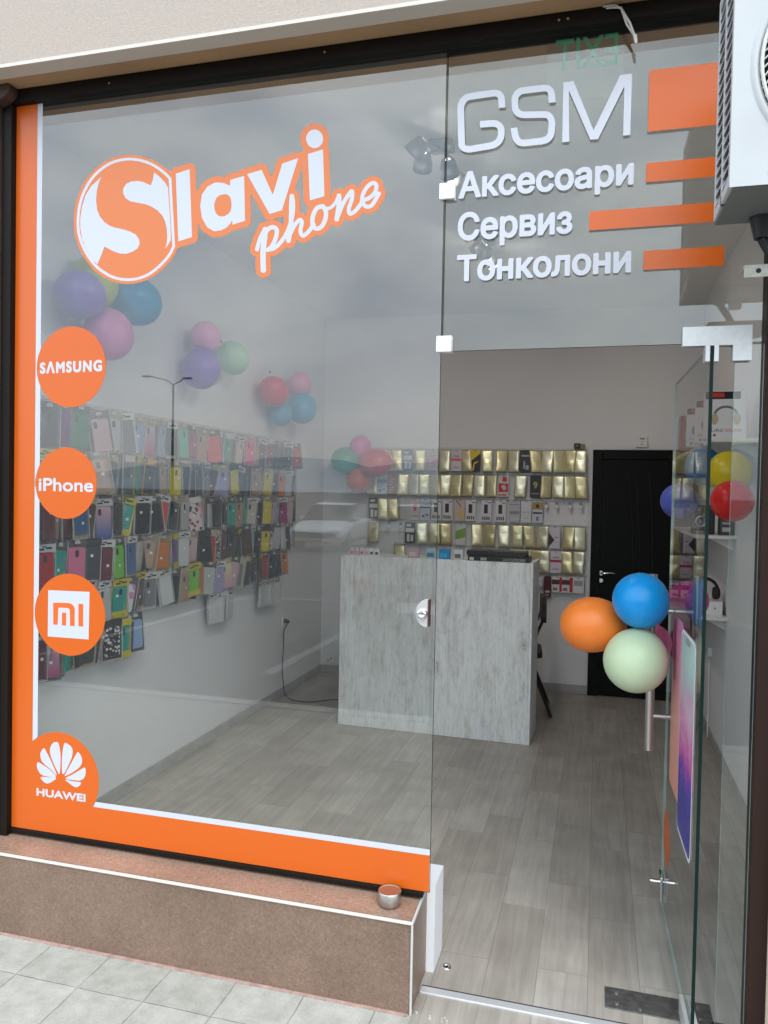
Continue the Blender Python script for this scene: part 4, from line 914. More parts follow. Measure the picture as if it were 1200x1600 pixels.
SC1 = {'blue': ((0.10,0.20,0.32),(0.62,0.66,0.70),'navy and white cable box'), 'pinkbox': ((0.46,0.42,0.46),(0.72,0.16,0.25),'grey box with a pink band'), 'pinkwhite': ((0.62,0.58,0.60),(0.80,0.12,0.22),'white box with a bright pink band'),
 'yb': ((0.02,0.02,0.02),(0.72,0.52,0.03),'black and yellow screen protector pack'), 'blk': ((0.02,0.02,0.022),(0.42,0.42,0.44),'black accessory box with grey print'), 'bluewhite': ((0.58,0.62,0.66),(0.05,0.14,0.25),'pale pack with a dark blue band'),
 'snake': ((0.28,0.10,0.05),(0.55,0.38,0.28),'brown patterned pack'), 'red': ((0.62,0.54,0.52),(0.50,0.02,0.025),'red and white box'), 'nine': ((0.015,0.015,0.016),(0.50,0.42,0.18),'black pack printed with a 9'), 'bw': ((0.05,0.05,0.05),(0.68,0.68,0.60),'black and white pack'),
 'grey': ((0.55,0.54,0.53),(0.10,0.10,0.12),'grey and white card with dark prints'), 'pinknine': ((0.66,0.56,0.56),(0.50,0.04,0.08),'pale pink pack printed with a red 9'), 'chg': ((0.66,0.64,0.65),(0.025,0.025,0.03),'white card holding a black charger'), 'tan': ((0.56,0.44,0.40),(0.62,0.46,0.10),'tan and yellow blister card'),
 'greybox': ((0.50,0.49,0.49),(0.26,0.25,0.25),'grey box with darker bands'), 'wtxt': ((0.64,0.63,0.63),(0.28,0.28,0.29),'white box reading GLASS'), 'mix': ((0.56,0.56,0.58),(0.42,0.26,0.10),'blister pack with tan head and dark bands'), 'green': ((0.60,0.60,0.56),(0.22,0.36,0.08),'white card with a green slanted field'),
 'diamond': ((0.60,0.55,0.60),(0.03,0.03,0.035),'pale lilac card with a black diamond'), 'whpink': ((0.62,0.56,0.62),(0.45,0.03,0.10),'white pack with a crimson band'), 'clear': ((0.55,0.54,0.53),(0.7,0.7,0.7),'small clear pack of metal parts'), 'darkred': ((0.07,0.008,0.012),(0.55,0.50,0.50),'dark red pack with rounded ends'),
 'redwhite': ((0.66,0.62,0.62),(0.42,0.02,0.04),'red and white boxed cable'), 'barcode': ((0.66,0.64,0.67),(0.10,0.10,0.14),'white pack with a barcode field')}
def art(root, kind, w, h):
    """printed fields on the front of a pack; front face is -y at -0.0065"""
    c1, c2, _ = SC1[kind]; a = simple(c1); b = simple(c2); y0, y1 = -0.0072, -0.0066
    def pr(x0, z0, x1, z1, m=b, name='print'): MB().box(x0*w, y0, -h+z0*h, x1*w, y1, -h+z1*h).build(name, m, root)
    if kind in ('blue', 'bw'): pr(-0.42, 0.52, 0.42, 0.72); pr(-0.30, 0.08, -0.02, 0.44); pr(0.10, 0.10, 0.36, 0.40); pr(-0.35, 0.8, 0.1, 0.92)
    elif kind in ('pinkbox', 'pinkwhite', 'whpink'): pr(-0.5, 0.48, 0.5, 0.60); pr(-0.3, 0.66, 0.3, 0.74, simple((0.4, 0.3, 0.36))); pr(-0.3, 0.15, 0.3, 0.2, simple((0.35, 0.3, 0.36)))
    elif kind == 'yb': MB().prism([(-0.5*w, -0.0*h), (0.5*w, -0.0*h), (0.5*w, -0.16*h), (-0.5*w, -0.55*h)], y0, y1, 0, 'xz').build('print', b, root); MB().prism([(-0.25*w, -0.95*h), (-0.15*w, -0.6*h), (0.35*w, -0.5*h), (0.3*w, -0.56*h), (-0.05*w, -0.66*h), (-0.12*w, -0.95*h)], y0, y1, 0, 'xz').build('print', b, root)
    elif kind == 'blk': pr(-0.35, 0.70, 0.35, 0.78); pr(-0.15, 0.15, 0.0, 0.5); pr(0.08, 0.1, 0.35, 0.3)
    elif kind == 'bluewhite': pr(-0.5, 0.56, 0.5, 0.72); pr(-0.3, 0.12, -0.05, 0.24); pr(0.05, 0.2, 0.35, 0.28)
    elif kind == 'snake':
        for k in range(7): pr(-0.4+0.12*(k % 3), 0.08+0.13*k, -0.1+0.16*(k % 3), 0.13+0.13*k)
    elif kind == 'red': pr(-0.45, 0.22, 0.45, 0.62); pr(-0.1, 0.7, 0.3, 0.92); pr(-0.45, 0.06, 0.3, 0.12); MB().prism([(-0.25*w, -0.5*h), (0.1*w, -0.42*h), (0.3*w, -0.6*h), (0.05*w, -0.72*h)], y0-0.0006, y0-0.0001, 0, 'xz').build('print', a, root)
    elif kind in ('nine', 'pinknine'): text_sheet('9', -0.2*w, 0.2*w, -0.58*h, 0.3*h, b, root, y0+0.0005, 0.0004, bold=0.03, name='digit'); pr(-0.4, 0.15, 0.4, 0.2, simple((0.3, 0.3, 0.3)))
    elif kind == 'chg':
        pr(-0.22, 0.38, 0.14, 0.80)
        for k in range(4): pr(-0.38+0.2*k, 0.08, -0.26+0.2*k, 0.24)
        pr(0.12, 0.86, 0.45, 0.90)
    elif kind == 'tan': pr(-0.1, 0.2, 0.35, 0.5); MB().prism([(-0.4*w, -0.05*h), (-0.3*w, -0.03*h), (0.15*w, -0.32*h), (0.08*w, -0.35*h)], y0, y1, 0, 'xz').build('print', simple((0.12, 0.07, 0.08)), root)
    elif kind == 'greybox': pr(-0.45, 0.38, 0.45, 0.52); pr(-0.45, 0.8, 0.45, 0.84); pr(-0.4, 0.15, 0.4, 0.18, simple((0.7, 0.7, 0.7)))
    elif kind == 'wtxt': text_sheet('GLASS', -0.4*w, 0.4*w, -0.56*h, 0.09*h, b, root, y0+0.0005, 0.0004, bold=0.0, name='print'); pr(-0.2, 0.2, 0.2, 0.22)
    elif kind == 'mix': pr(-0.5, 0.62, 0.5, 0.95); pr(-0.15, 0.7, 0.15, 0.85, BLACK); pr(-0.45, 0.42, 0.45, 0.5, BLACK); pr(-0.1, 0.1, 0.1, 0.3, simple((0.1, 0.16, 0.28)))
    elif kind == 'green': MB().prism([(-0.5*w, -0.75*h), (0.5*w, -0.62*h), (0.5*w, -0.18*h), (-0.5*w, -0.35*h)], y0, y1, 0, 'xz').build('print', b, root)
    elif kind == 'diamond': MB().prism([(-0.5*w, -0.3*h), (0.0*w, -0.62*h), (-0.5*w, -0.92*h)], y0, y1, 0, 'xz').build('print', b, root); pr(0.0, 0.5, 0.35, 0.53); pr(-0.5, 0.28, 0.5, 0.29)
    elif kind == 'darkred': pr(-0.3, 0.22, 0.3, 0.32); pr(-0.2, 0.1, 0.2, 0.14)
    elif kind == 'redwhite': pr(-0.5, 0.5, 0.2, 0.8, simple((0.08, 0.02, 0.03))); pr(0.2, 0.05, 0.5, 0.95); pr(-0.4, 0.12, 0.0, 0.3, simple((0.2, 0.16, 0.18)))
    elif kind == 'barcode':
        pr(-0.4, 0.45, 0.4, 0.8, simple((0.40, 0.40, 0.44)))
        for k in range(7): MB().box((-0.36+0.1*k)*w, y0-0.0006, -h+0.5*h, (-0.33+0.1*k)*w, y0-0.0001, -h+0.76*h).build('print', b, root)
    elif kind == 'clear': pr(-0.2, 0.1, 0.2, 0.4); pr(-0.15, 0.55, 0.15, 0.75)
HOOKME = mesh_of(MB().tube([(0, 0.0, 0.006), (0, -0.05, 0.006), (0, -0.056, 0.010)], 0.0016, 5), CHROME, 'hook')
for ri, (zt, rname, items) in enumerate(ROWS):
    x0_, x1_ = (xat(550+70/3, zt) if ri < 4 else xat(550+(190 if ri == 4 else 865)/3, zt)), xat(550+1102/3, zt)
    rl = empty('display_rail', (0, 0, 0), '%s clear hanging rail for pouches on the back wall' % rname.replace(' row', ''), 'rail', 'hanging rails on the back wall')
    MB().box(x0_, B-0.012, zt+0.004, x1_, B-0.0005, zt+0.022).build('strip', RAILM, rl, bevel=0.001)
    gi = 0
    for k, (cx_, kind) in enumerate(items):
        x_ = xat(550+cx_/3, zt-0.09); link(HOOKME, 'hook', rl, (x_, B-0.012, zt))
        if kind == 'g':
            gi += 1
            me = PM[(k*5+ri*2) % 6]
            o = bpy.data.objects.new('foil_pouch', me); COL.objects.link(o); o.location = (x_, RY-rnd.uniform(0, 0.006), zt); o.rotation_euler = (R(rnd.uniform(-5, 3)), R(rnd.uniform(-1.2, 1.2)), R(rnd.uniform(-16, 16)))
            tag(o, 'gold foil pouch, %s gold one from the left, %s of back wall' % (ORD[gi-1], rname), 'pouch', 'gold foil pouches on the back wall')
            link(SLOTME, 'hang_slot', o, (0, -0.0015, -0.008))
            if rnd.random() < 0.6: link(SEAMME, 'crease', o, (0, -0.0093, -0.09))
        else:
            c1, c2, lb = SC1[kind]; h_ = 0.178 if ri != 5 else (0.175 if kind in ('darkred',) else 0.13 if kind != 'clear' else 0.09); w_ = 0.086 if kind not in ('clear', 'darkred') else 0.06
            o = empty('accessory_pack', (x_, RY, zt), None, 'pack', rz=R(rnd.uniform(-5, 5)))
            nth = sum(1 for kk in items[:k] if kk[1] == kind)
            cnt = sum(1 for kk in items if kk[1] == kind)
            tag(o, lb + (', %s such from the left, back wall %s' % (ORD[nth], rname) if cnt > 1 else ', back wall %s' % rname), None, 'boxed accessories on the back wall')
            if kind == 'darkred': MB().prism(rrect(w_, h_, 0.02, cy=-h_/2), -0.0065, 0.0065, 0, 'xz').build('carton', simple(c1), o, bevel=0.001)
            else: MB().box(-w_/2, -0.0065, -h_, w_/2, 0.0065, 0).build('carton', simple(c1, 0.35), o, bevel=0.001)
            art(o, kind, w_, h_)
            link(SLOTME, 'hang_slot', o, (0, -0.0066, -0.006))
    tagpx = [912, 960, 1022, 1073] if ri == 2 else ([175, 230] if ri == 3 else [])
    for k, cx_ in enumerate(tagpx):
        x_ = xat(550+cx_/3, zt-0.02); link(HOOKME, 'hook', rl, (x_, B-0.012, zt))
        o = empty('price_tag', (x_, RY-0.01, zt), '%s small price tag from the left on the empty hooks of the %s' % (ORD[k], rname), 'price tag', 'price tags on empty hooks', rz=R(rnd.uniform(-15, 15)))
        MB().box(-0.012, -0.001, -0.056, 0.012, 0.001, 0.0).build('card', simple((0.42, 0.42, 0.43)), o); MB().box(-0.009, -0.0022, -0.05, 0.009, -0.0012, -0.03).build('sticker', simple((0.8, 0.8, 0.8)), o); MB().box(-0.006, -0.0022, -0.02, 0.006, -0.0012, -0.008).build('print', simple((0.08, 0.08, 0.12)), o)

# ---------------- left wall: phone cases in clear packs
CARDC = {'tan': (0.40, 0.33, 0.20), 'grey': (0.075, 0.08, 0.08), 'white': (0.52, 0.52, 0.52), 'black': (0.03, 0.03, 0.03), 'yellow': (0.50, 0.42, 0.02), 'kraft': (0.28, 0.20, 0.11), 'orange': (0.55, 0.30, 0.04)}
CASEC = {'black': (0.012, 0.013, 0.014), 'slate': (0.05, 0.065, 0.08), 'navy': (0.02, 0.035, 0.075), 'blue': (0.03, 0.13, 0.32), 'light blue': (0.30, 0.42, 0.62), 'pale pink': (0.60, 0.42, 0.46), 'pink': (0.70, 0.20, 0.34), 'hot pink': (0.75, 0.08, 0.28), 'magenta': (0.32, 0.02, 0.14), 'red': (0.50, 0.015, 0.025), 'coral': (0.72, 0.08, 0.09),
 'maroon': (0.16, 0.02, 0.035), 'teal': (0.01, 0.36, 0.30), 'mint': (0.06, 0.52, 0.40), 'green': (0.02, 0.22, 0.12), 'lime': (0.17, 0.55, 0.02), 'lilac': (0.36, 0.34, 0.55), 'purple': (0.16, 0.04, 0.22), 'brown': (0.10, 0.05, 0.03), 'tan': (0.45, 0.30, 0.20), 'cream': (0.60, 0.57, 0.50), 'grey': (0.22, 0.22, 0.23), 'silver': (0.50, 0.51, 0.52), 'clear': (0.62, 0.63, 0.64), 'yellow': (0.66, 0.56, 0.02), 'orange': (0.60, 0.20, 0.03)}
CM = {k: mat('phone_case_'+k.replace(' ', '_'), tuple(c_*c_**0.12*0.9 for c_ in v), 0.3, spec=0.5) for k, v in CASEC.items()}
CM['rose to blue'] = grad_mat('case_rose_blue', [(0, (0.05, 0.10, 0.34)), (1, (0.60, 0.36, 0.42))], 2, -0.17, -0.04)
CM['grey to crimson'] = grad_mat('case_grey_crimson', [(0, (0.42, 0.06, 0.20)), (0.5, (0.42, 0.20, 0.30)), (1, (0.42, 0.42, 0.43))], 2, -0.17, -0.04)
CM['yellow to pink'] = grad_mat('case_yellow_pink', [(0, (0.60, 0.30, 0.40)), (1, (0.60, 0.60, 0.34))], 2, -0.17, -0.04)
def patt(name, a, b, sc):
    m, t, bs = node_mat(name); co = nn(t, 'ShaderNodeTexCoord'); v = nn(t, 'ShaderNodeTexVoronoi'); v.inputs['Scale'].default_value = sc; r = nn(t, 'ShaderNodeValToRGB'); r.color_ramp.interpolation = 'CONSTANT'
    r.color_ramp.elements[0].color = (*a, 1); r.color_ramp.elements[1].position = 0.42; r.color_ramp.elements[1].color = (*b, 1); t.links.new(co.outputs['Object'], v.inputs['Vector']); t.links.new(v.outputs['Distance'], r.inputs[0]); t.links.new(r.outputs[0], bs.inputs['Base Color']); bs.inputs['Roughness'].default_value = 0.4; return m
CM['black and white patterned'] = patt('case_pattern_bw', (0.62, 0.62, 0.60), (0.02, 0.02, 0.02), 60)
CM['maroon patterned'] = patt('case_pattern_maroon', (0.18, 0.02, 0.04), (0.60, 0.50, 0.50), 45)
CM['white floral'] = patt('case_pattern_floral', (0.55, 0.22, 0.40), (0.64, 0.64, 0.68), 35)
def case_mesh(w, h, th_, mname):
    mb = MB(); T = Matrix.Identity(4)
    o_ = rrect(w, h, 0.011, 4, cy=-0.035-h/2); i_ = rrect(w-0.006, h-0.006, 0.009, 4, cy=-0.035-h/2); n = len(o_)
    # local: pack hangs in the yz plane and faces +x ; rounded shell with a softened rim
    vs = [(0.0, a, b) for a, b in o_] + [(th_*0.6, a, b) for a, b in o_] + [(th_, a, b) for a, b in i_]
    fs = [(k, (k+1) % n, n+(k+1) % n, n+k) for k in range(n)] + [(n+k, n+(k+1) % n, 2*n+(k+1) % n, 2*n+k) for k in range(n)] + [tuple(range(2*n, 3*n)), tuple(range(n-1, -1, -1))]
    mb.add(vs, fs, 0, False)
    return mesh_of(mb, CM[mname], 'phone_case')
_cm = {}
def get_case(c, s_):
    k = (c, s_)
    if k not in _cm:
        w, h = [(0.074, 0.148), (0.071, 0.138), (0.078, 0.152)][s_]; _cm[k] = case_mesh(w, h, 0.010, c)
    return _cm[k]
_card = {}
def get_card(c):
    if c not in _card: _card[c] = mesh_of(MB().prism(rrect(0.094, 0.186, 0.004, 2, cy=-0.095), -0.003, -0.0015, 0, 'yz'), simple(CARDC[c], 0.5), 'backing_card')
    return _card[c]
_head = {}
def get_head(c, z):
    if (c, z) not in _head: _head[(c, z)] = mesh_of(MB().box(0.0112, -0.045, -0.034+z, 0.0120, 0.045, -0.002+z), simple(CARDC[c], 0.5), 'header_card')
    return _head[(c, z)]
def bag_mesh():
    mb = MB(); n = 6; vs = []; w, h = 0.100, 0.194; fs = []
    for side, xx in ((0, -0.006), (1, 0.017)):
        for j in range(9):
            for i in range(6):
                u, v = i/5, j/8; b_ = (4*u*(1-u))**0.5*min(1, (1-v)*4)*min(1, v*8)
                vs.append((0.004+(xx-0.004)*b_+0.0012*math.sin(i*2.1+j*1.7), (u-0.5)*w, -h*(1-v)+0.004))
    for side in (0, 1):
        for j in range(8):
            for i in range(5):
                a = side*54+j*6+i; q_ = (a, a+1, a+7, a+6); fs.append(q_ if side else q_[::-1])
    mb.add(vs, fs, 0, True); return mesh_of(mb, FILM, 'clear_bag')
BAG = bag_mesh()
STK = mesh_of(MB().box(0.0102, -0.006, -0.006, 0.0108, 0.006, 0.006), simple((0.8, 0.8, 0.78)), 'price_sticker')
LENS = mesh_of(MB().prism(rrect(0.016, 0.030, 0.006, 3), 0.0100, 0.0106, 0, 'yz'), mat('camera_opening', (0.02, 0.02, 0.025), 0.2), 'camera_opening')
EURO = mesh_of(MB().prism([(-0.012, 0), (-0.012, 0.012), (-0.004, 0.016), (0.004, 0.016), (0.012, 0.012), (0.012, 0)], 0.0112, 0.0120, 0, 'yz'), simple((0.45, 0.45, 0.42)), 'hang_tab')
SEAM_GLARE = mesh_of(MB().box(0.002, -0.0505, -0.188, 0.0035, -0.0480, 0.002).box(0.002, 0.0480, -0.188, 0.0035, 0.0505, 0.002).box(0.002, -0.0478, -0.190, 0.0035, 0.0478, -0.1875), simple((0.55, 0.56, 0.56), 0.2), 'bag_seam_glare')  # side seams drawn as pale strips, with the film's edge glare in their colour
HPR = mesh_of(MB().box(0.0121, -0.030, -0.026, 0.0126, -0.004, -0.018).box(0.0121, 0.002, -0.022, 0.0126, 0.028, -0.014).box(0.0121, -0.014, -0.0145, 0.0126, 0.004, -0.009), BLACKM, 'header_print')
HOOKL = mesh_of(MB().tube([(0, 0, 0.004), (0.075, 0, 0.004), (0.085, 0, 0.010)], 0.0017, 5), CHROME, 'hook')
LROWS = [
 (1.972, ['slate/grey','purple/grey','green/grey','pale pink/grey','silver/tan','grey/white','light blue/tan','grey to crimson/tan','light blue/tan','slate/white','mint/tan','magenta/grey','tan/kraft','coral/grey','purple/white','teal/white','maroon/white','cream/white','hot pink/tan','tan/kraft','navy/white','magenta/white','navy/grey','black/grey','slate/white','red/grey']),
 (1.768, ['yellow/yellow','black/yellow','black/grey','tan/kraft','black/tan','slate/white','green/yellow','black/orange','tan/kraft','yellow/kraft','black/tan','black/grey','grey/white','brown/tan','lilac/tan','yellow/black','slate/white','black/grey','tan/kraft','tan/tan','yellow/tan','brown/kraft','orange/kraft','silver/white','slate/white']),
 (1.566, ['maroon/grey','tan/kraft','blue/tan','brown/tan','rose to blue/white','black/grey','teal/yellow','black/white','black/grey','coral/white','slate/tan','silver/tan','maroon patterned/white','pink/tan','silver/grey','black/grey','black/grey','teal/grey','tan/grey','teal/grey','cream/white','black/grey','yellow/kraft','pale pink/tan','light blue/tan','magenta/white','pale pink/tan','black/grey']),
 (1.366, ['red/white','teal/grey','pink/grey','slate/black','maroon/white','lime/grey','blue/white','silver/grey','tan/kraft','orange/kraft','purple/yellow','clear/white','pale pink/tan','black/black','red/tan','black and white patterned/tan','maroon/grey','black/black','black/yellow','brown/grey','teal/white','black/grey','yellow/black','maroon patterned/grey','silver/grey','clear/white','navy/grey','silver/grey']),
 (1.170, ['black/grey','black/grey','silver/grey','clear/white','silver/white','teal/yellow','white floral/grey','brown/yellow','grey/white','clear/white','black/grey','tan/tan','lime/yellow','orange/tan','silver/grey','lilac/white','yellow to pink/tan','pale pink/grey','grey/tan','slate/tan','black/grey','black/yellow','red/grey','slate/grey','black/grey','orange/kraft']),
 (0.970, ['maroon/grey','grey to crimson/grey','pink/grey','teal/tan','black/tan','slate/tan','black/black','tan/tan','black and white patterned/black','teal/yellow','black/grey','light blue/grey']),
]
LN = ['top row', 'second row', 'third row', 'fourth row', 'fifth row', 'lowest row']
def pack(y, z, spec, yaw, roll, xoff, label, sz, detail=True):
    c, card = spec.split('/')
    o = empty('phone_case_pack', (XL+xoff, y, z), label, 'phone case', 'phone case packs on the left wall'); o.rotation_euler = (R(roll), R(rnd.uniform(-3, 6)), R(yaw))
    o.scale = (1, 1.13, 1.06); link(get_card(card), 'backing_card', o); link(BAG, 'clear_bag', o)
    if rnd.random() < 0.55: link(SEAM_GLARE, 'bag_seam_glare', o)
    cs = link(get_case(c, sz), 'phone_case', o)
    if detail:
        if rnd.random() < 0.6: link(STK, 'price_sticker', cs, (0, rnd.uniform(-0.02, 0.02), rnd.uniform(-0.13, -0.07)))
        if rnd.random() < 0.7 and c not in ('clear',): link(LENS, 'camera_opening', cs, (0, -0.02 if rnd.random() < 0.6 else 0.0, -0.062))
    if card in ('yellow', 'orange', 'black', 'white'):
        hc = link(get_head(card, 0), 'header_card', o)
        if card != 'black' and rnd.random() < 0.7: link(HPR, 'header_print', hc)
        if card == 'yellow' and rnd.random() < 0.5: link(get_head(card, -0.15), 'header_card', o)
    else: link(EURO, 'hang_tab', o, (0, 0, -0.02))
    return o
for ri, (zt, items) in enumerate(LROWS):
    n = len(items); y0 = 0.33; y1 = 3.22 if ri < 4 else (3.05 if ri == 4 else 1.08)
    rl = empty('display_rail', (0, 0, 0), '%s long hanging rail for phone cases on the left wall' % LN[ri].replace(' row', ''), 'rail', 'hanging rails on the left wall')
    MB().box(XL+0.0005, 0.30, zt+0.004, XL+0.014, 3.28 if ri < 5 else 3.05, zt+0.026).build('strip', RAILM, rl, bevel=0.001)
    for k, sp in enumerate(items):
        y = y0+(y1-y0)*(k+0.5)/n + rnd.uniform(-0.012, 0.012)
        h = link(HOOKL, 'hook', rl, (XL+0.012, y, zt))
        c, card = sp.split('/')
        leaning = rnd.random() < 0.24
        lab = '%s phone case on %s card, %s from window, left wall %s' % (c, card, ORD[k], LN[ri])
        pack(y, zt+rnd.uniform(-0.014, 0.006), sp, rnd.uniform(-26, 18)-(20 if leaning else 0), rnd.uniform(-2.5, 2.5)+(rnd.choice((-9, 9)) if leaning else 0), rnd.uniform(0.062, 0.085), lab, rnd.randrange(3))
        if rnd.random() < 0.88:
            c2 = rnd.choice(['black', 'slate', 'black', 'grey', 'navy', 'tan', 'silver', 'maroon', 'teal']); 
            pack(y+rnd.choice((-1, 1))*rnd.uniform(0.025, 0.055), zt+rnd.uniform(-0.02, 0.004), c2+'/'+rnd.choice(['grey', 'tan', 'tan', 'white']), rnd.uniform(-48, 48), rnd.uniform(-7, 7), 0.035, '%s phone case tucked behind the %s pack from window, left wall %s' % (c2, ORD[k], LN[ri]), rnd.randrange(3), False)
# two bunches of clear cases at the far end of the lowest rail
for gi_, (yc, nn_, nm) in enumerate(((1.93, 4, 'nearer'), (2.68, 4, 'farther'))):
    for k in range(nn_):
        h = pack(yc+k*0.066, 0.968, ('clear' if k < nn_-1 or gi_ == 0 else 'grey')+'/white' if k % 2 == 0 else 'clear/grey', rnd.uniform(-16, 8), rnd.uniform(-2, 2), 0.05+0.006*k, 'clear phone case, %s in the %s bunch, lowest row of left wall' % (ORD[k], nm), 2, False)

# ---------------- balloons
def balloon(px, py, rpx, ax, val, col, label, el=1.12, axis=(0, 0, -1), group='party balloons', k=1.0, dull=0.34):
    q = on(px, py, ax, val); d = (q-CAM) @ _f; r_ = rpx*d/F*k
    o = empty('balloon', tuple(q), label, 'balloon', group)
    a = Vector(axis).normalized(); T = a.to_track_quat('Z', 'Y').to_matrix().to_4x4()
    prof = []
    for i in range(25):
        t_ = math.pi*i/24; rr = r_*math.sin(t_)*(1-0.0*t_); z = -r_*math.cos(t_)*(el if i < 12 else el*1.12)
        if i > 18: rr *= 1-0.16*((i-18)/6)
        prof.append((max(rr, 0.0008), z))
    m = simple(col, dull, spec=0.5, sss=0.25)
    MB().lathe(prof, 40, 0, T).build('skin', m, o)
    zt = r_*el*1.12
    MB().lathe([(0.004, zt-0.004), (0.003, zt+0.004), (0.007, zt+0.010), (0.009, zt+0.016), (0.002, zt+0.012)], 14, 0, T).build('knot', m, o)
    return o
GW = 'balloons on the left wall'
PUR, TUR, PNK, YGR = (0.22, 0.13, 0.52), (0.01, 0.30, 0.52), (0.72, 0.24, 0.50), (0.42, 0.50, 0.06)
balloon(148, 440, 36, 0, XL+0.10, YGR, 'yellow-green balloon behind the logo in the first bunch on the left wall', group=GW)
balloon(124, 460, 37, 0, XL+0.14, PUR, 'purple balloon of the bunch nearest the window on the left wall', 1.12, (0, 1, 0), group=GW)
balloon(213, 471, 37, 0, XL+0.14, TUR, 'turquoise balloon of the bunch nearest the window on the left wall', 1.2, (0, -1, 0.1), group=GW)
balloon(170, 524, 38, 0, XL+0.17, PNK, 'mauve pink balloon of the bunch nearest the window on the left wall', 1.02, (-0.2, -0.1, 1), group=GW)
balloon(321, 526, 24, 0, XL+0.13, (0.78, 0.36, 0.56), 'small pink balloon at the top of the second bunch on the left wall', 1.0, (0, 0.3, -1), group=GW)
balloon(314, 577, 30, 0, XL+0.13, (0.19, 0.09, 0.48), 'violet balloon of the second bunch on the left wall', 1.05, (0, 0.2, 1), group=GW)
balloon(364, 560, 25, 0, XL+0.13, (0.36, 0.60, 0.40), 'pale green balloon of the second bunch on the left wall', 1.08, (0, -1, 0.6), group=GW)
balloon(428, 612, 23, 0, XL+0.13, (0.66, 0.03, 0.07), 'red balloon of the third bunch on the left wall', 1.1, (0, -1, 0.4), group=GW)
balloon(468, 601, 19, 0, XL+0.13, (0.74, 0.30, 0.46), 'pink balloon of the third bunch on the left wall', 1.02, (0, 0.5, -1), group=GW)
balloon(472, 639, 23, 0, XL+0.16, (0.05, 0.36, 0.56), 'sky blue balloon of the third bunch on the left wall', 1.02, (0, 0.3, 1), group=GW)
balloon(438, 647, 19, 0, XL+0.10, (0.04, 0.32, 0.50), 'blue balloon at the bottom of the third bunch on the left wall', 1.0, (0, 0, 1), group=GW)
GB = 'balloons in the far left corner'
balloon(563, 698, 17, 1, B-0.24, (0.66, 0.16, 0.45), 'magenta pink balloon in the far left corner bunch', 1.05, group=GB)
balloon(539, 720, 22, 1, B-0.26, (0.005, 0.30, 0.22), 'sea green balloon in the far left corner bunch', 1.0, (1, 0, 0), group=GB)
balloon(589, 723, 22, 1, B-0.30, (0.55, 0.01, 0.05), 'red balloon in the far left corner bunch', 1.15, (-1, 0, 0.1), group=GB)
balloon(561, 750, 20, 1, B-0.22, (0.62, 0.10, 0.005), 'orange balloon in the far left corner bunch', 1.0, (0.2, 0, 1), group=GB)
GR = 'balloons on the right wall'
balloon(1098, 730, 27, 0, XR-0.22, (0.0, 0.18, 0.48), 'deep blue balloon of the bunch on the right wall', 1.05, (0, 0, 1), group=GR)
balloon(1140, 738, 33, 0, XR-0.14, (0.62, 0.50, 0.005), 'yellow balloon of the bunch on the right wall', 1.0, (0, 1, 0.5), group=GR)
balloon(1144, 783, 32, 0, XR-0.17, (0.68, 0.012, 0.012), 'red balloon of the bunch on the right wall', 1.1, (-0.3, -1, 0.2), group=GR)
balloon(1060, 783, 27, 0, XR-0.30, (0.10, 0.14, 0.62), 'violet-blue balloon of the bunch on the right wall', 1.0, (1, 0, 0.2), group=GR)
GD = 'balloons tied to the door handle'
balloon(924, 976, 43, 1, 0.60, (0.86, 0.22, 0.03), 'orange balloon tied to the door handle', 1.12, (1, 0.15, 0.06), group=GD)
balloon(1001, 938, 43, 1, 0.50, (0.0, 0.30, 0.72), 'bright blue balloon tied to the door handle', 1.0, (0.3, 0.8, -0.6), group=GD)
balloon(993, 1033, 49, 1, 0.48, (0.56, 0.68, 0.44), 'pale green balloon tied to the door handle', 1.0, (0.3, 0.8, 0.5), group=GD)
balloon(1021, 1006, 27, 1, 0.72, (0.80, 0.16, 0.34), 'pink balloon behind the pale green one at the door handle', 1.0, (0.2, 0.2, 0.8), group=GD)
balloon(1076, 938, 30, 1, 0.78, (0.60, 0.01, 0.28), 'magenta balloon on the inner side of the glass door', 1.0, (-0.4, -0.5, 0.2), group=GD)

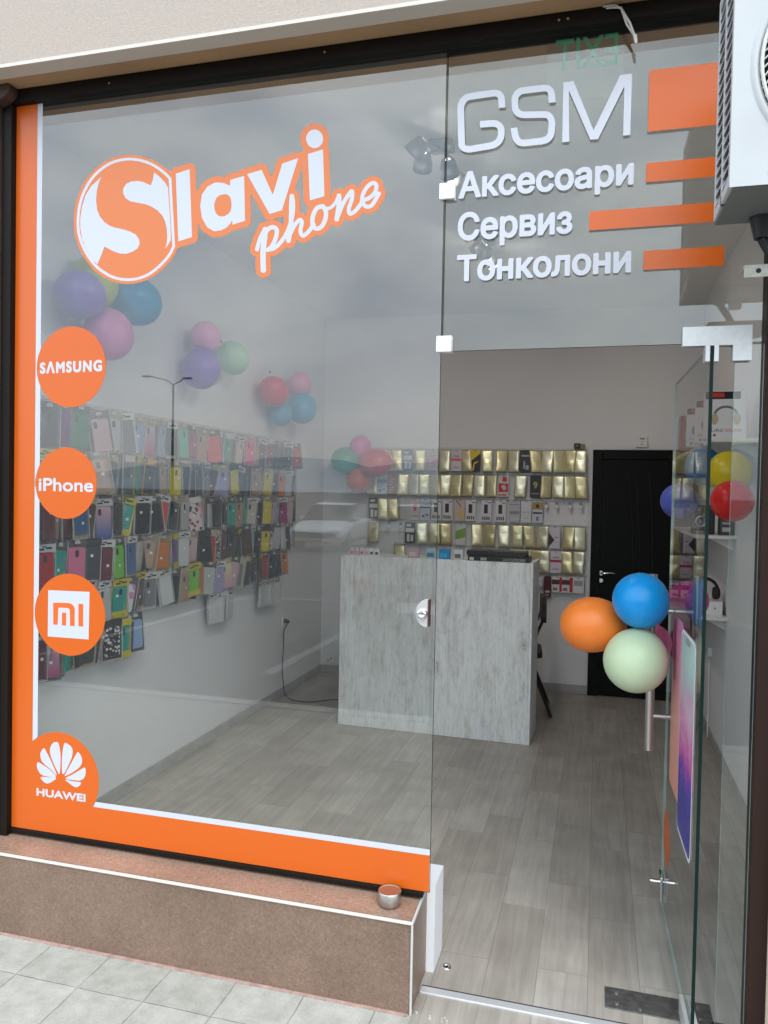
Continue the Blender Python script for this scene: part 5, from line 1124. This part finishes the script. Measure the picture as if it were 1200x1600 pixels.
# ---------------- shelves and goods on the right wall
def shelf(y0, y1, z, d, label):
    o = empty('wall_shelf', (0, 0, 0), label, 'shelf', 'small shelves on the right wall')
    MB().box(XR-d, y0, z-0.018, XR-0.0005, y1, z).build('board', simple((0.70, 0.70, 0.66), 0.4), o, bevel=0.001)
    for yy in (y0+0.12, y1-0.12): MB().prism([(XR-0.0005, z-0.019), (XR-d*0.6, z-0.019), (XR-0.0005, z-0.09)], yy-0.006, yy+0.006, 0, 'xz').build('bracket', WPLAS, o)
    return o
shelf(1.70, 3.55, 1.905, 0.22, 'topmost white shelf holding headphone boxes on the right wall')
shelf(2.30, 3.60, 1.398, 0.22, 'middle white shelf with black audio goods on the right wall')
shelf(2.50, 3.60, 0.905, 0.22, 'lowest white shelf with black headphones on the right wall')
def hbox(y, w, h, label, red=False, x_=XR-0.155, big=False):
    o = empty('headphone_box', (x_, y, 1.9055), label, 'box', 'headphone boxes on the top shelf', rz=R(rnd.uniform(-3, 3)))
    hw, d = w/2, 0.045
    MB().box(-hw, -d, 0, hw, d, h).build('carton', simple((0.76, 0.75, 0.76), 0.35) if not red else simple((0.30, 0.015, 0.02), 0.35), o, bevel=0.001)
    MB().box(-hw*1.0-0.0006, -d-0.0008, h*0.84, hw*0.7, -d-0.0002, h*0.995).build('black_band', BLACK, o); MB().box(-hw*0.8, -d-0.0014, h*0.88, -hw*0.1, -d-0.0009, h*0.97).build('red_mark', simple((0.62, 0.03, 0.03)), o)
    # headphone picture printed on the front: head band and ear cup
    pts = [(0.30*w*math.cos(a_), 0.50*h+0.20*h*math.sin(a_)) for a_ in [math.pi*k/16 for k in range(17)]] + [(0.24*w*math.cos(a_), 0.50*h+0.155*h*math.sin(a_)) for a_ in [math.pi*(16-k)/16 for k in range(17)]]
    c_ = simple((0.14, 0.15, 0.17) if not red else (0.5, 0.4, 0.4)); MB().prism(pts, -d-0.0009, -d-0.0003, 0, 'xz').build('printed_band', c_, o)
    for sx_ in (-1, 1): MB().prism([(sx_*0.27*w+0.09*w*math.cos(a_), 0.42*h+0.12*h*math.sin(a_)) for a_ in [2*math.pi*k/20 for k in range(20)]], -d-0.0016, -d-0.001, 0, 'xz').build('printed_cup', simple((0.50, 0.42, 0.27)) if big else c_, o)
    text_sheet('PURE', -hw*0.85, -hw*0.1, 0.035, 0.014, simple((0.1, 0.1, 0.11)), o, -d-0.0002, 0.0004, bold=0.0, name='print')
    text_sheet('SOUND', hw*0.0, hw*0.8, 0.035, 0.014, simple((0.6, 0.05, 0.06)), o, -d-0.0002, 0.0004, bold=0.0, name='print')
    for k in range(2): MB().box(-hw*0.8+k*0.02, -d-0.0008, 0.012, -hw*0.8+0.012+k*0.02, -d-0.0002, 0.024).build('icon', simple((0.35, 0.05, 0.06) if k else (0.1, 0.1, 0.1)), o)
hbox(1.80, 0.19, 0.235, 'large white headphone box nearest the window on the top shelf', big=True)
hbox(2.13, 0.19, 0.23, 'white headphone box with a black and red corner, second on the top shelf', x_=XR-0.16)
hbox(2.42, 0.19, 0.22, 'white headphone box half hidden behind the others on the top shelf', x_=XR-0.175)
hbox(2.75, 0.19, 0.21, 'dark red headphone box farthest back on the top shelf', True, x_=XR-0.185)
# middle shelf: black speaker and a box
o = empty('loudspeaker', (XR-0.15, 2.55, 1.3985), 'black box speaker with a silver ringed cone on the middle shelf', 'speaker', rz=R(-8))
MB().box(-0.065, -0.07, 0, 0.065, 0.07, 0.17).build('cabinet', BLACK, o, bevel=0.006)
cn = MB().lathe([(0.001, -0.012), (0.018, -0.004), (0.040, 0.002), (0.044, 0.004), (0.046, 0.0)], 32, 0, Matrix.Translation((-0.01, -0.0705, 0.075)) @ Matrix.Rotation(R(90), 4, 'X')).build('cone', mat('speaker_cone', (0.05, 0.05, 0.05), 0.35), o)
MB().lathe([(0.026, 0.004), (0.029, 0.007), (0.032, 0.004)], 32, 0, Matrix.Translation((-0.01, -0.0705, 0.075)) @ Matrix.Rotation(R(90), 4, 'X')).build('silver_ring', CHROME, cn)
MB().lathe([(0.001, 0.010), (0.010, 0.008), (0.012, 0.0)], 24, 0, Matrix.Translation((-0.01, -0.0705, 0.075)) @ Matrix.Rotation(R(90), 4, 'X')).build('dust_cap', CHROME, cn)
o = empty('accessory_box', (XR-0.045, 2.42, 1.3985), 'small dark grey printed box beside the black speaker', 'box')
MB().box(-0.035, -0.04, 0, 0.035, 0.04, 0.10).build('carton', simple((0.06, 0.06, 0.065)), o, bevel=0.001); MB().box(-0.022, -0.0408, 0.02, 0.022, -0.0402, 0.045).build('print', simple((0.5, 0.5, 0.5)), o); MB().box(-0.022, -0.0408, 0.062, 0.022, -0.0402, 0.075).build('print', simple((0.4, 0.4, 0.4)), o)
# lowest shelf: white box with a pair of black headphones on top
o = empty('camera_box', (XR-0.125, 2.66, 0.9055), 'white carton with a small black picture on the lowest shelf', 'box')
MB().box(-0.095, -0.09, 0, 0.10, 0.09, 0.085).build('carton', simple((0.74, 0.73, 0.73), 0.4), o, bevel=0.001); MB().prism(rrect(0.045, 0.026, 0.008, cx=0, cy=0, n=4), -0.0908, -0.0902, 0, 'xz', Matrix.Translation((-0.03, 0, 0.045)) @ Matrix.Rotation(R(-35), 4, 'Y')).build('picture', BLACK, o); MB().box(0.055, -0.0908, 0.04, 0.062, -0.0902, 0.05).build('print', BLACK, o)
o = empty('headphones', (XR-0.125, 2.66, 0.9915), 'black over-ear headphones lying on the white carton on the lowest shelf', 'headphones')
MB().tube([(0.085*math.cos(R(a)), 0.01, 0.055+0.075*math.sin(R(a))) for a in range(-10, 191, 10)], 0.010, 10).build('headband', BLACK, o)
for sx_ in (-1, 1):
    c_ = MB().lathe([(0.001, 0.0), (0.032, 0.0), (0.038, 0.008), (0.038, 0.028), (0.030, 0.038), (0.012, 0.038)], 28, 0, Matrix.Translation((sx_*0.055, 0, 0.042)) @ Matrix.Rotation(R(90*sx_), 4, 'Y') @ Matrix.Rotation(R(0), 4, 'X')).build('ear_cup', BLACKM, o)
    MB().lathe([(0.020, 0.0405), (0.023, 0.042), (0.026, 0.0405)], 28, 0, Matrix.Translation((sx_*0.055, 0, 0.042)) @ Matrix.Rotation(R(90*sx_), 4, 'Y')).build('chrome_ring', CHROME, c_)
# white cable and socket on right wall
q = on(1109, 1018, 0, XR-0.012)
o = empty('wall_cable', (XR, q[1], q[2]), 'thin white cable hanging from a small white socket on the right wall', 'cable')
MB().box(-0.028, -0.022, -0.03, -0.0005, 0.022, 0.03).build('socket', WPLAS, o, bevel=0.003); MB().tube([(-0.014, 0, -0.028), (-0.013, 0.004, -0.15), (-0.012, -0.004, -0.32), (-0.012, 0.0, -q[2]+0.01)], 0.004, 8).build('wire', WPLAS, o)
# left wall socket with black plug and cord to the counter
q = on(445, 970, 0, XL+0.01)
o = empty('wall_socket', (XL, q[1], q[2]), 'white wall socket low on the left wall with a plug in it', 'socket')
MB().box(0.0005, -0.04, -0.04, 0.010, 0.04, 0.04).build('cover_plate', WPLAS, o, bevel=0.003)
o = empty('power_cord', (XL, q[1], q[2]), 'black power cord hanging from the wall socket and running to the counter', 'cord')
MB().cyl((0.011, 0, 0), (0.045, 0, -0.006), 0.019, 0.013).build('plug', BLACK, o)
w_ = [on(444, 985, 0, XL+0.05), on(443, 1010, 0, XL+0.05), on(441, 1045, 0, XL+0.05), on(443, 1070, 0, XL+0.06)]; w2 = [on(446, 1085, 2, 0.006), on(455, 1093, 2, 0.006), on(470, 1096, 2, 0.006), on(490, 1096.5, 2, 0.006), on(510, 1094, 2, 0.006), on(530, 1093, 2, 0.006), on(560, 1094, 2, 0.006)]
pth = [np.array([XL+0.045, q[1], q[2]-0.006])] + w_ + w2
MB().tube(catmull([tuple(p_ - np.array([XL, q[1], q[2]])) for p_ in pth], 6), 0.0042, 8).build('cable', BLACK, o)
o = empty('wall_socket', (on(512, 1031, 1, B)[0]+0.02, B, 0.12), 'small double socket near the floor on the back wall beside the counter', 'socket')
MB().box(-0.045, -0.010, -0.03, 0.045, -0.0005, 0.03).build('cover_plate', WPLAS, o, bevel=0.003)
for k, (a, b) in enumerate(((-0.012, -0.008), (0.014, 0.010))): MB().cyl((a, -0.0115, b), (a, -0.0102, b), 0.007).build('socket_hole', BLACKM, o)

# ---------------- ceiling spot lamps (lit)
BULB = mat('lit_bulb', (1, 1, 1), 0.4, emit=(1.0, 0.97, 0.92), estr=22)
LSIL = mat('lamp_silver', (0.42, 0.43, 0.46), 0.35, 0.7)
def spotlamp(x, y, heads, label, en):
    o = empty('ceiling_lamp', (x, y, CEILZ), label, 'ceiling lamp', 'lit spot clusters on the ceiling')
    MB().box(-0.05, -0.05, -0.03, 0.05, 0.05, -0.0005).build('base', LSIL, o, bevel=0.006)
    for (dx, dy, dz, tx, ty) in heads:
        p1 = Vector((dx, dy, -dz)); d = Vector((tx, ty, -1.0)).normalized()
        ar = MB().tube([(0, 0, -0.03), (dx*0.5, dy*0.5, -0.05), p1-d*0.04], 0.006, 8).build('arm', LSIL, o)
        hd_ = MB().lathe([(0.012, -0.075), (0.028, -0.07), (0.040, -0.03), (0.042, 0.0), (0.038, 0.0), (0.030, -0.02)], 24, 0, Matrix.Translation(p1) @ d.to_track_quat('Z', 'Y').to_matrix().to_4x4()).build('spot_head', LSIL, o)
        MB().cyl(p1-d*0.012, p1-d*0.002, 0.034, n=24).build('bulb', BULB, hd_)
        l = bpy.data.lights.new('spot_light', 'SPOT'); l.energy = en; l.spot_size = R(115); l.spot_blend = 0.8; l.color = (1, 0.86, 0.74); l.shadow_soft_size = 0.035
        lo_ = bpy.data.objects.new('spot_light', l); COL.objects.link(lo_); lo_.parent = hd_; lo_.location = p1+d*0.02; lo_.rotation_euler = (-d).to_track_quat('Z', 'Y').to_euler()
bz = CEILZ-0.08
def head(px, py, z, bx, by, tx, ty):
    q_ = on(px, py, 2, z); return (q_[0]-bx, q_[1]-by, CEILZ-z, tx, ty)
bx1, by1 = on(690, 238, 2, CEILZ-0.04)[:2]
spotlamp(bx1, by1, [head(643, 241, 2.98, bx1, by1, -1.2, 0.3), head(660, 265, 2.98, bx1, by1, -0.4, 1.2), head(703, 274, 2.98, bx1, by1, 0.0, 1.4), head(718, 286, 2.98, bx1, by1, 1.2, 0.6)], 'ceiling cluster of four lit spots nearer the window', 7)
bx2, by2 = on(758, 384, 2, CEILZ-0.04)[:2]
spotlamp(bx2, by2, [head(741, 394, 2.98, bx2, by2, -1.2, 0.6), head(757, 399, 2.98, bx2, by2, -0.3, 1.6), head(767, 411, 2.98, bx2, by2, 0.4, 1.6), head(774, 418, 2.98, bx2, by2, 1.2, 0.6)], 'ceiling cluster of four lit spots deeper in the shop', 7)

# ================================================================== OUTSIDE
# air conditioner on its brackets
acm = mat('ac_white_paint', (0.50, 0.515, 0.52), 0.45, var=0.05, vscale=6)
AX, AY0, AY1, AZ0, AZ1 = 0.752, -0.552, -0.30, 2.297, 2.86
ac = empty('air_conditioner', (0, 0, 0), 'white outdoor air-conditioner unit with a round fan grille at the upper right', 'air conditioner')
ACX1 = AX+0.80
mb = MB()
fcx, fcz, fr_ = AX+0.271, 2.560, 0.222
# front panel with a round opening
hole = circ(fcx, fcz, fr_, 48); outer = []
for (a_, b_) in hole:
    dx, dz = a_-fcx, b_-fcz; k = min(((ACX1-fcx)/dx if dx > 1e-9 else (AX-fcx)/dx if dx < -1e-9 else 1e9), ((AZ1-fcz)/dz if dz > 1e-9 else (AZ0-fcz)/dz if dz < -1e-9 else 1e9)); outer.append((fcx+dx*k, fcz+dz*k))
n = 48
mb.add([(a_, AY0, b_) for a_, b_ in hole]+[(a_, AY0, b_) for a_, b_ in outer], [(k, (k+1) % n, n+(k+1) % n, n+k) for k in range(n)])
for cxn, czn in ((AX, AZ0), (AX, AZ1), (ACX1, AZ0), (ACX1, AZ1)):
    ks = sorted(range(n), key=lambda k: math.hypot(outer[k][0]-cxn, outer[k][1]-czn))
    a_ = max((k for k in ks[:4] if abs(outer[k][0]-cxn) < 1e-6 and abs(outer[k][1]-czn) > 1e-6), key=lambda k: -math.hypot(outer[k][0]-cxn, outer[k][1]-czn), default=None)
    b_ = max((k for k in ks[:4] if abs(outer[k][1]-czn) < 1e-6 and abs(outer[k][0]-cxn) > 1e-6), key=lambda k: -math.hypot(outer[k][0]-cxn, outer[k][1]-czn), default=None)
    if a_ is not None and b_ is not None: mb.add([(outer[a_][0], AY0, outer[a_][1]), (cxn, AY0, czn), (outer[b_][0], AY0, outer[b_][1])], [(0, 1, 2)])
mb.add([(a_, AY0, b_) for a_, b_ in hole]+[(a_, AY0+0.03, b_) for a_, b_ in circ(fcx, fcz, fr_-0.012, 48)], [(k, (k+1) % n, n+(k+1) % n, n+k) for k in range(n)])
mb.build('front_panel', acm, ac)
MB().box(AX+0.012, AY0+0.001, AZ1-0.012, ACX1, AY1, AZ1).build('top_panel', acm, ac)
MB().box(AX+0.003, AY1-0.004, AZ0+0.006, ACX1, AY1, AZ1-0.013).build('back_panel', acm, ac)
MB().box(ACX1-0.004, AY0+0.002, AZ0+0.006, ACX1, AY1-0.005, AZ1-0.013).build('right_panel', acm, ac)
MB().prism([(AX+0.012, AY0+0.004), (ACX1, AY0+0.004), (ACX1, AY1), (AX+0.004, AY1)], AZ0, AZ0+0.006, 0, 'xy').build('base_pan', mat('ac_base_grey', (0.13, 0.14, 0.14), 0.5), ac)
# side grille: two columns of slanted louvres over a dark interior
MB().box(AX+0.016, AY0+0.015, AZ0+0.01, AX+0.02, AY1-0.01, AZ1-0.015).build('coil', mat('ac_dark_inside', (0.02, 0.017, 0.02), 0.6), ac)
mb = MB()
for (ya, yb_) in ((AY0+0.001, AY0+0.022), (-0.430, -0.415), (AY1-0.018, AY1-0.005)): mb.box(AX, ya, AZ0+0.006, AX+0.012, yb_, AZ1-0.013)
mb.box(AX, AY0+0.0215, AZ0+0.006, AX+0.0115, AY1-0.0185, AZ0+0.03); mb.box(AX, AY0+0.0215, AZ1-0.035, AX+0.0115, AY1-0.0185, AZ1-0.0135)
mb.build('side_frame', acm, ac, bevel=0.001)
mb = MB()
for (ya, yb_) in ((AY0+0.022, -0.430), (-0.415, AY1-0.018)):
    for k in range(20):
        z = AZ0+0.032+k*0.0255
        mb.add([(AX+0.001, ya, z), (AX+0.001, yb_, z+0.006), (AX+0.012, yb_, z+0.020), (AX+0.012, ya, z+0.014), (AX+0.001, ya, z+0.004), (AX+0.001, yb_, z+0.010), (AX+0.012, yb_, z+0.023), (AX+0.012, ya, z+0.019)], [(0,3,2,1),(4,5,6,7),(0,1,5,4),(1,2,6,5),(2,3,7,6),(3,0,4,7)])
tag(mb.build('louvre', mat('ac_louvre_grey', (0.58, 0.56, 0.57), 0.5), ac), kind='stuff')
# fan: dark cavity, blades, wire guard
MB().cyl((fcx, AY0+0.10, fcz), (fcx, AY0+0.11, fcz), fr_, n=40).build('fan_cavity', MATS['ac_dark_inside'], ac)
mb = MB().cyl((fcx, AY0+0.03, fcz), (fcx, AY0+0.07, fcz), 0.05, n=24)
for k in range(3):
    a0 = k*2*math.pi/3
    vs = [(fcx+r__*math.cos(a0+w__), AY0+0.045+0.03*w__, fcz+r__*math.sin(a0+w__)) for r__ in (0.05, 0.19) for w__ in (0, 0.5, 1.0)]
    mb.add(vs, [(0, 1, 4, 3), (1, 2, 5, 4)], 0)
mb.build('fan_blades', mat('fan_blue_grey', (0.07, 0.08, 0.10), 0.4), ac)
gm = mat('ac_guard_white', (0.62, 0.63, 0.58), 0.45)
mb = MB()
def ring(r_, y, t_, n=56): return [(fcx+r_*math.cos(2*math.pi*k/n), y, fcz+r_*math.sin(2*math.pi*k/n)) for k in range(n+1)]
for r_ in (0.213, 0.178, 0.150, 0.122, 0.094, 0.066): mb.tube(ring(r_, AY0-0.008, 0), 0.0042 if r_ > 0.2 else 0.0026, 6)
for k in range(72):
    a_ = 2*math.pi*k/72; a2 = a_+0.16; mb.tube([(fcx+0.181*math.cos(a_), AY0-0.008, fcz+0.181*math.sin(a_)), (fcx+0.216*math.cos(a2), AY0+0.001, fcz+0.216*math.sin(a2))], 0.0024, 4)
for k in range(12):
    a_ = 2*math.pi*k/12; mb.tube([(fcx+0.05*math.cos(a_), AY0-0.009, fcz+0.05*math.sin(a_)), (fcx+0.181*math.cos(a_+0.2), AY0-0.009, fcz+0.181*math.sin(a_+0.2))], 0.0030, 4)
mb.cyl((fcx, AY0-0.012, fcz), (fcx, AY0-0.004, fcz), 0.055, n=28)
tag(mb.build('fan_guard', gm, ac), kind='stuff')
mb = MB().lathe([(0.217, 0.0), (0.222, 0.006), (0.230, 0.006), (0.236, 0.0)], 56, 0, Matrix.Translation((fcx, AY0+0.0005, fcz)) @ Matrix.Rotation(R(90), 4, 'X')); mb.build('guard_rim', acm, ac)
MB().cyl((AX+0.085, AY0-0.003, AZ0+0.028), (AX+0.085, AY0-0.0003, AZ0+0.028), 0.006, n=14).build('screw', CHROME, ac)
for xx in (AX+0.16, AX+0.62):
    MB().box(xx, AY0+0.02, AZ0-0.028, xx+0.04, AY0+0.05, AZ0-0.0005).build('foot', simple((0.6, 0.6, 0.58)), ac, bevel=0.002)
    MB().box(xx, AY1-0.05, AZ0-0.028, xx+0.04, AY1-0.02, AZ0-0.0005).build('foot', simple((0.6, 0.6, 0.58)), ac, bevel=0.002)
eq = on(1190, 370, 1, AY1-0.035)
MB().cyl((eq[0], AY1-0.035, eq[2]-0.005), (eq[0], AY1-0.035, AZ0-0.001), 0.018, 0.030).build('drain_elbow', BLACK, ac)
# mounting bracket: galvanised perforated rail and two arms fixed to the wall
q = on(1158, 392, 1, -0.30)
br_ = empty('mounting_bracket', (0, 0, 0), 'perforated galvanised bracket under the air-conditioner unit', 'bracket')
gal = mat('galvanised_metal', (0.36, 0.35, 0.30), 0.45, 0.5, var=0.12, vscale=60)
bzr = AZ0-0.115
rl = MB().box(q[0], -0.335, bzr-0.008, 1.60, -0.295, bzr).build('rail', gal, br_, bevel=0.001)
MB().box(q[0]+0.002, -0.338, bzr-0.030, 1.60, -0.3355, bzr).build('rail_flange', gal, br_)
mb = MB()
for k in range(12): mb.cyl((q[0]+0.035+k*0.055, -0.3395, bzr-0.015), (q[0]+0.035+k*0.055, -0.3382, bzr-0.015), 0.006, n=10)
tag(mb.build('perforations', BLACKM, br_), kind='stuff')
for xx in (1.08, 1.48): MB().box(xx, -0.52, bzr-0.04, xx+0.035, -0.031, bzr-0.009).build('arm', gal, br_); MB().box(xx, -0.045, bzr-0.35, xx+0.035, -0.0305, bzr-0.041).build('upright', gal, br_)
o = empty('drain_hose', (0, 0, 0), 'black drain hose hanging below the air-conditioner on the right', 'hose')
MB().tube(catmull([(eq[0], AY1-0.035, eq[2]-0.004), (eq[0]+0.015, AY1-0.03, eq[2]-0.03), (eq[0]+0.07, AY1-0.02, AZ0-0.16), (1.0, -0.09, 2.05), (1.005, -0.06, 1.5), (1.0, -0.06, 0.6), (1.0, -0.07, -0.05)], 6), 0.011, 10).build('hose', BLACK, o)

# ---------------- car park seen in the reflection
def car(x, y, rz, col, label, L_=4.2, W_=1.74, H_=1.46):
    o = empty('parked_car', (x, y, -0.2), label, 'car', 'cars parked behind the photographer', rz=rz)
    paint = simple(col, 0.35, coat=0.15)
    h = L_/2; secs = [(-h, 0.42, 0.80, 0.80), (-h+0.12, 0.28, 0.88, 0.90), (-h+0.9, 0.26, 0.98, 0.99), (-0.25, 0.26, 1.0, 1.0), (h-1.3, 0.26, 1.0, 0.96), (h-0.45, 0.28, 0.99, 0.78), (h-0.08, 0.34, 0.92, 0.66), (h, 0.45, 0.84, 0.58)]
    mb = MB(); vs = []; m = 10
    for (lx, zb, ws, zt_) in secs:
        w = W_/2*ws
        vs += [(lx, -w*0.9, zb), (lx, -w, zb+0.15), (lx, -w, zt_-0.15), (lx, -w*0.93, zt_-0.03), (lx, -w*0.6, zt_), (lx, w*0.6, zt_), (lx, w*0.93, zt_-0.03), (lx, w, zt_-0.15), (lx, w, zb+0.15), (lx, w*0.9, zb)]
    for i in range(len(secs)-1):
        for k in range(m): mb.add([vs[i*m+k], vs[i*m+(k+1) % m], vs[(i+1)*m+(k+1) % m], vs[(i+1)*m+k]], [(0, 1, 2, 3)], 0, True)
    mb.add(vs[:m], [tuple(range(m))]); mb.add(vs[-m:], [tuple(range(m))])
    body = mb.build('body', paint, o)
    gl = mat('car_window_glass', (0.015, 0.018, 0.02), 0.06, spec=0.8)
    roof = [(-h+0.28, 0.90), (-h+0.62, H_-0.10), (-h+1.1, H_-0.02), (-0.1, H_), (0.45, H_-0.06), (h-1.12, 0.94)]
    mb = MB(); vs = []
    for (lx, z) in roof:
        f_ = (z-0.9)/(H_-0.9); w = W_/2*(0.93-0.20*f_); vs += [(lx, -w, z), (lx, w, z)]
    mb2 = MB()
    bot = [(lx, -W_/2*0.93, 0.90) for lx, z in roof], [(lx, W_/2*0.93, 0.90) for lx, z in roof]
    for i in range(len(roof)-1): mb.add([vs[2*i], vs[2*i+1], vs[2*i+3], vs[2*i+2]], [(0, 1, 2, 3)], 1 if i in (0, 4) else 0, False)
    for s_, bb in ((0, bot[0]), (1, bot[1])):
        for i in range(len(roof)-1): mb.add([bb[i], bb[i+1], vs[2*(i+1)+s_], vs[2*i+s_]], [(0, 1, 2, 3)], 1)
    mb.build('cabin', [paint, gl], o)
    for sx_ in (-h+0.78, h-0.82):
        for sy_ in (-1, 1):
            wh = MB().cyl((sx_, sy_*(W_/2-0.19), 0.31), (sx_, sy_*(W_/2-0.005), 0.31), 0.31, n=24).build('wheel', mat('tyre_rubber', (0.02, 0.02, 0.02), 0.8), o, bevel=0.02)
            MB().cyl((sx_, sy_*(W_/2-0.01), 0.31), (sx_, sy_*(W_/2+0.004), 0.31), 0.19, n=20).build('rim', mat('alloy_rim', (0.45, 0.45, 0.46), 0.35, 0.8), wh)
    for sy_ in (-1, 1):
        MB().box(h-0.16, sy_*0.62-0.17, 0.56, h-0.01, sy_*0.62+0.17, 0.68).build('headlight', mat('headlight_glass', (0.7, 0.7, 0.72), 0.1), o, bevel=0.02)
        MB().box(-h-0.0, sy_*0.64-0.12, 0.66, -h+0.12, sy_*0.64+0.12, 0.84).build('tail_light', mat('tail_light_red', (0.35, 0.01, 0.01), 0.2), o, bevel=0.02)
        MB().box(0.62, sy_*(W_/2+0.02)-0.08, 0.92, 0.78, sy_*(W_/2+0.02)+0.08, 1.04).build('wing_mirror', paint, o, bevel=0.02)
    MB().box(-h-0.01, -0.26, 0.50, -h+0.015, 0.26, 0.61).build('number_plate', simple((0.75, 0.75, 0.72)), o)
    return o
car(-1.35, -7.9, R(-90), (0.02, 0.022, 0.024), 'dark hatchback, the car parked nearest to the shop front')
car(-4.9, -21.5, R(90), (0.55, 0.56, 0.57), 'silver car in the far row, left of the dark hatchback')
car(-7.6, -21.3, R(90), (0.62, 0.62, 0.62), 'white car in the far row, leftmost in the window reflection')
car(-2.3, -21.6, R(90), (0.30, 0.02, 0.02), 'dark red car in the far row behind the dark hatchback')
car(-6.0, -33, R(0), (0.5, 0.52, 0.55), 'pale grey car parked broadside at the back of the car park', 4.4)
# street lamp with two arms
lp = on(271, 600, 1, 44.0)
sl_ = empty('street_lamp', (lp[0], -44.0, -0.2), 'tall grey street lamp with two arms standing in the car park', 'street lamp')
pm = mat('lamp_post_grey', (0.10, 0.11, 0.12), 0.5); hh = lp[2]+0.2
MB().tube([(0, 0, 0), (0, 0, hh*0.5), (0, 0, hh)], [0.13, 0.09, 0.06], 10).build('pole', pm, sl_)
for sx_, dz in ((-1, 0.55), (1, 0.35)):
    a_ = MB().tube([(0, 0, hh-0.05), (sx_*0.5, 0, hh+dz*0.45), (sx_*(1.7 if sx_ < 0 else 0.75), 0, hh+dz)], 0.04, 8).build('arm', pm, sl_)
    x_ = sx_*(1.7 if sx_ < 0 else 0.75); MB().box(min(x_, x_+sx_*0.6), -0.14, hh+dz-0.06, max(x_, x_+sx_*0.6), 0.14, hh+dz+0.06).build('lamp_head', pm, a_, bevel=0.03)

# mortar crumbs at the foot of the plinth corner
for k in range(9):
    a = rnd.uniform(0, 0.12); b = rnd.uniform(0, 0.05); r_ = rnd.uniform(0.0018, 0.0045)
    o = tag(MB().prism([(r_*rnd.uniform(0.7, 1.2)*math.cos(w), r_*rnd.uniform(0.7, 1.2)*math.sin(w)) for w in (0, 1.1, 2.2, 3.3, 4.4, 5.4)], 0, r_, 0, 'xy').build('mortar_crumb', simple((0.5, 0.48, 0.43), 0.9)), 'pale mortar crumb on the ground at the right foot of the brown plinth', 'crumb', 'mortar crumbs at the plinth corner')
    o.location = (-0.02+a, -0.135-b*0.4+0.02, -0.0022)

def tie(px, py, ax, val, label):
    q = on(px, py, ax, val); o = empty('balloon_tie', tuple(q), label, 'tie')
    MB().prism([(-0.014, -0.012), (0.016, 0.0), (-0.012, 0.014)], -0.002, 0.002, 0, 'yz').build('film_tab', mat('dark_film', (0.06, 0.10, 0.16), 0.3), o)
    MB().tube([(0, 0, 0), (-0.02, 0.01, -0.01), (-0.05, 0.01, -0.015)], 0.0015, 5).build('thread', cdm, o)
tie(346, 534, 0, XL+0.12, 'small dark balloon knot tab beside the pink balloon of the second bunch')
tie(422, 582, 0, XL+0.10, 'small dark knot tab above the red balloon of the third bunch')
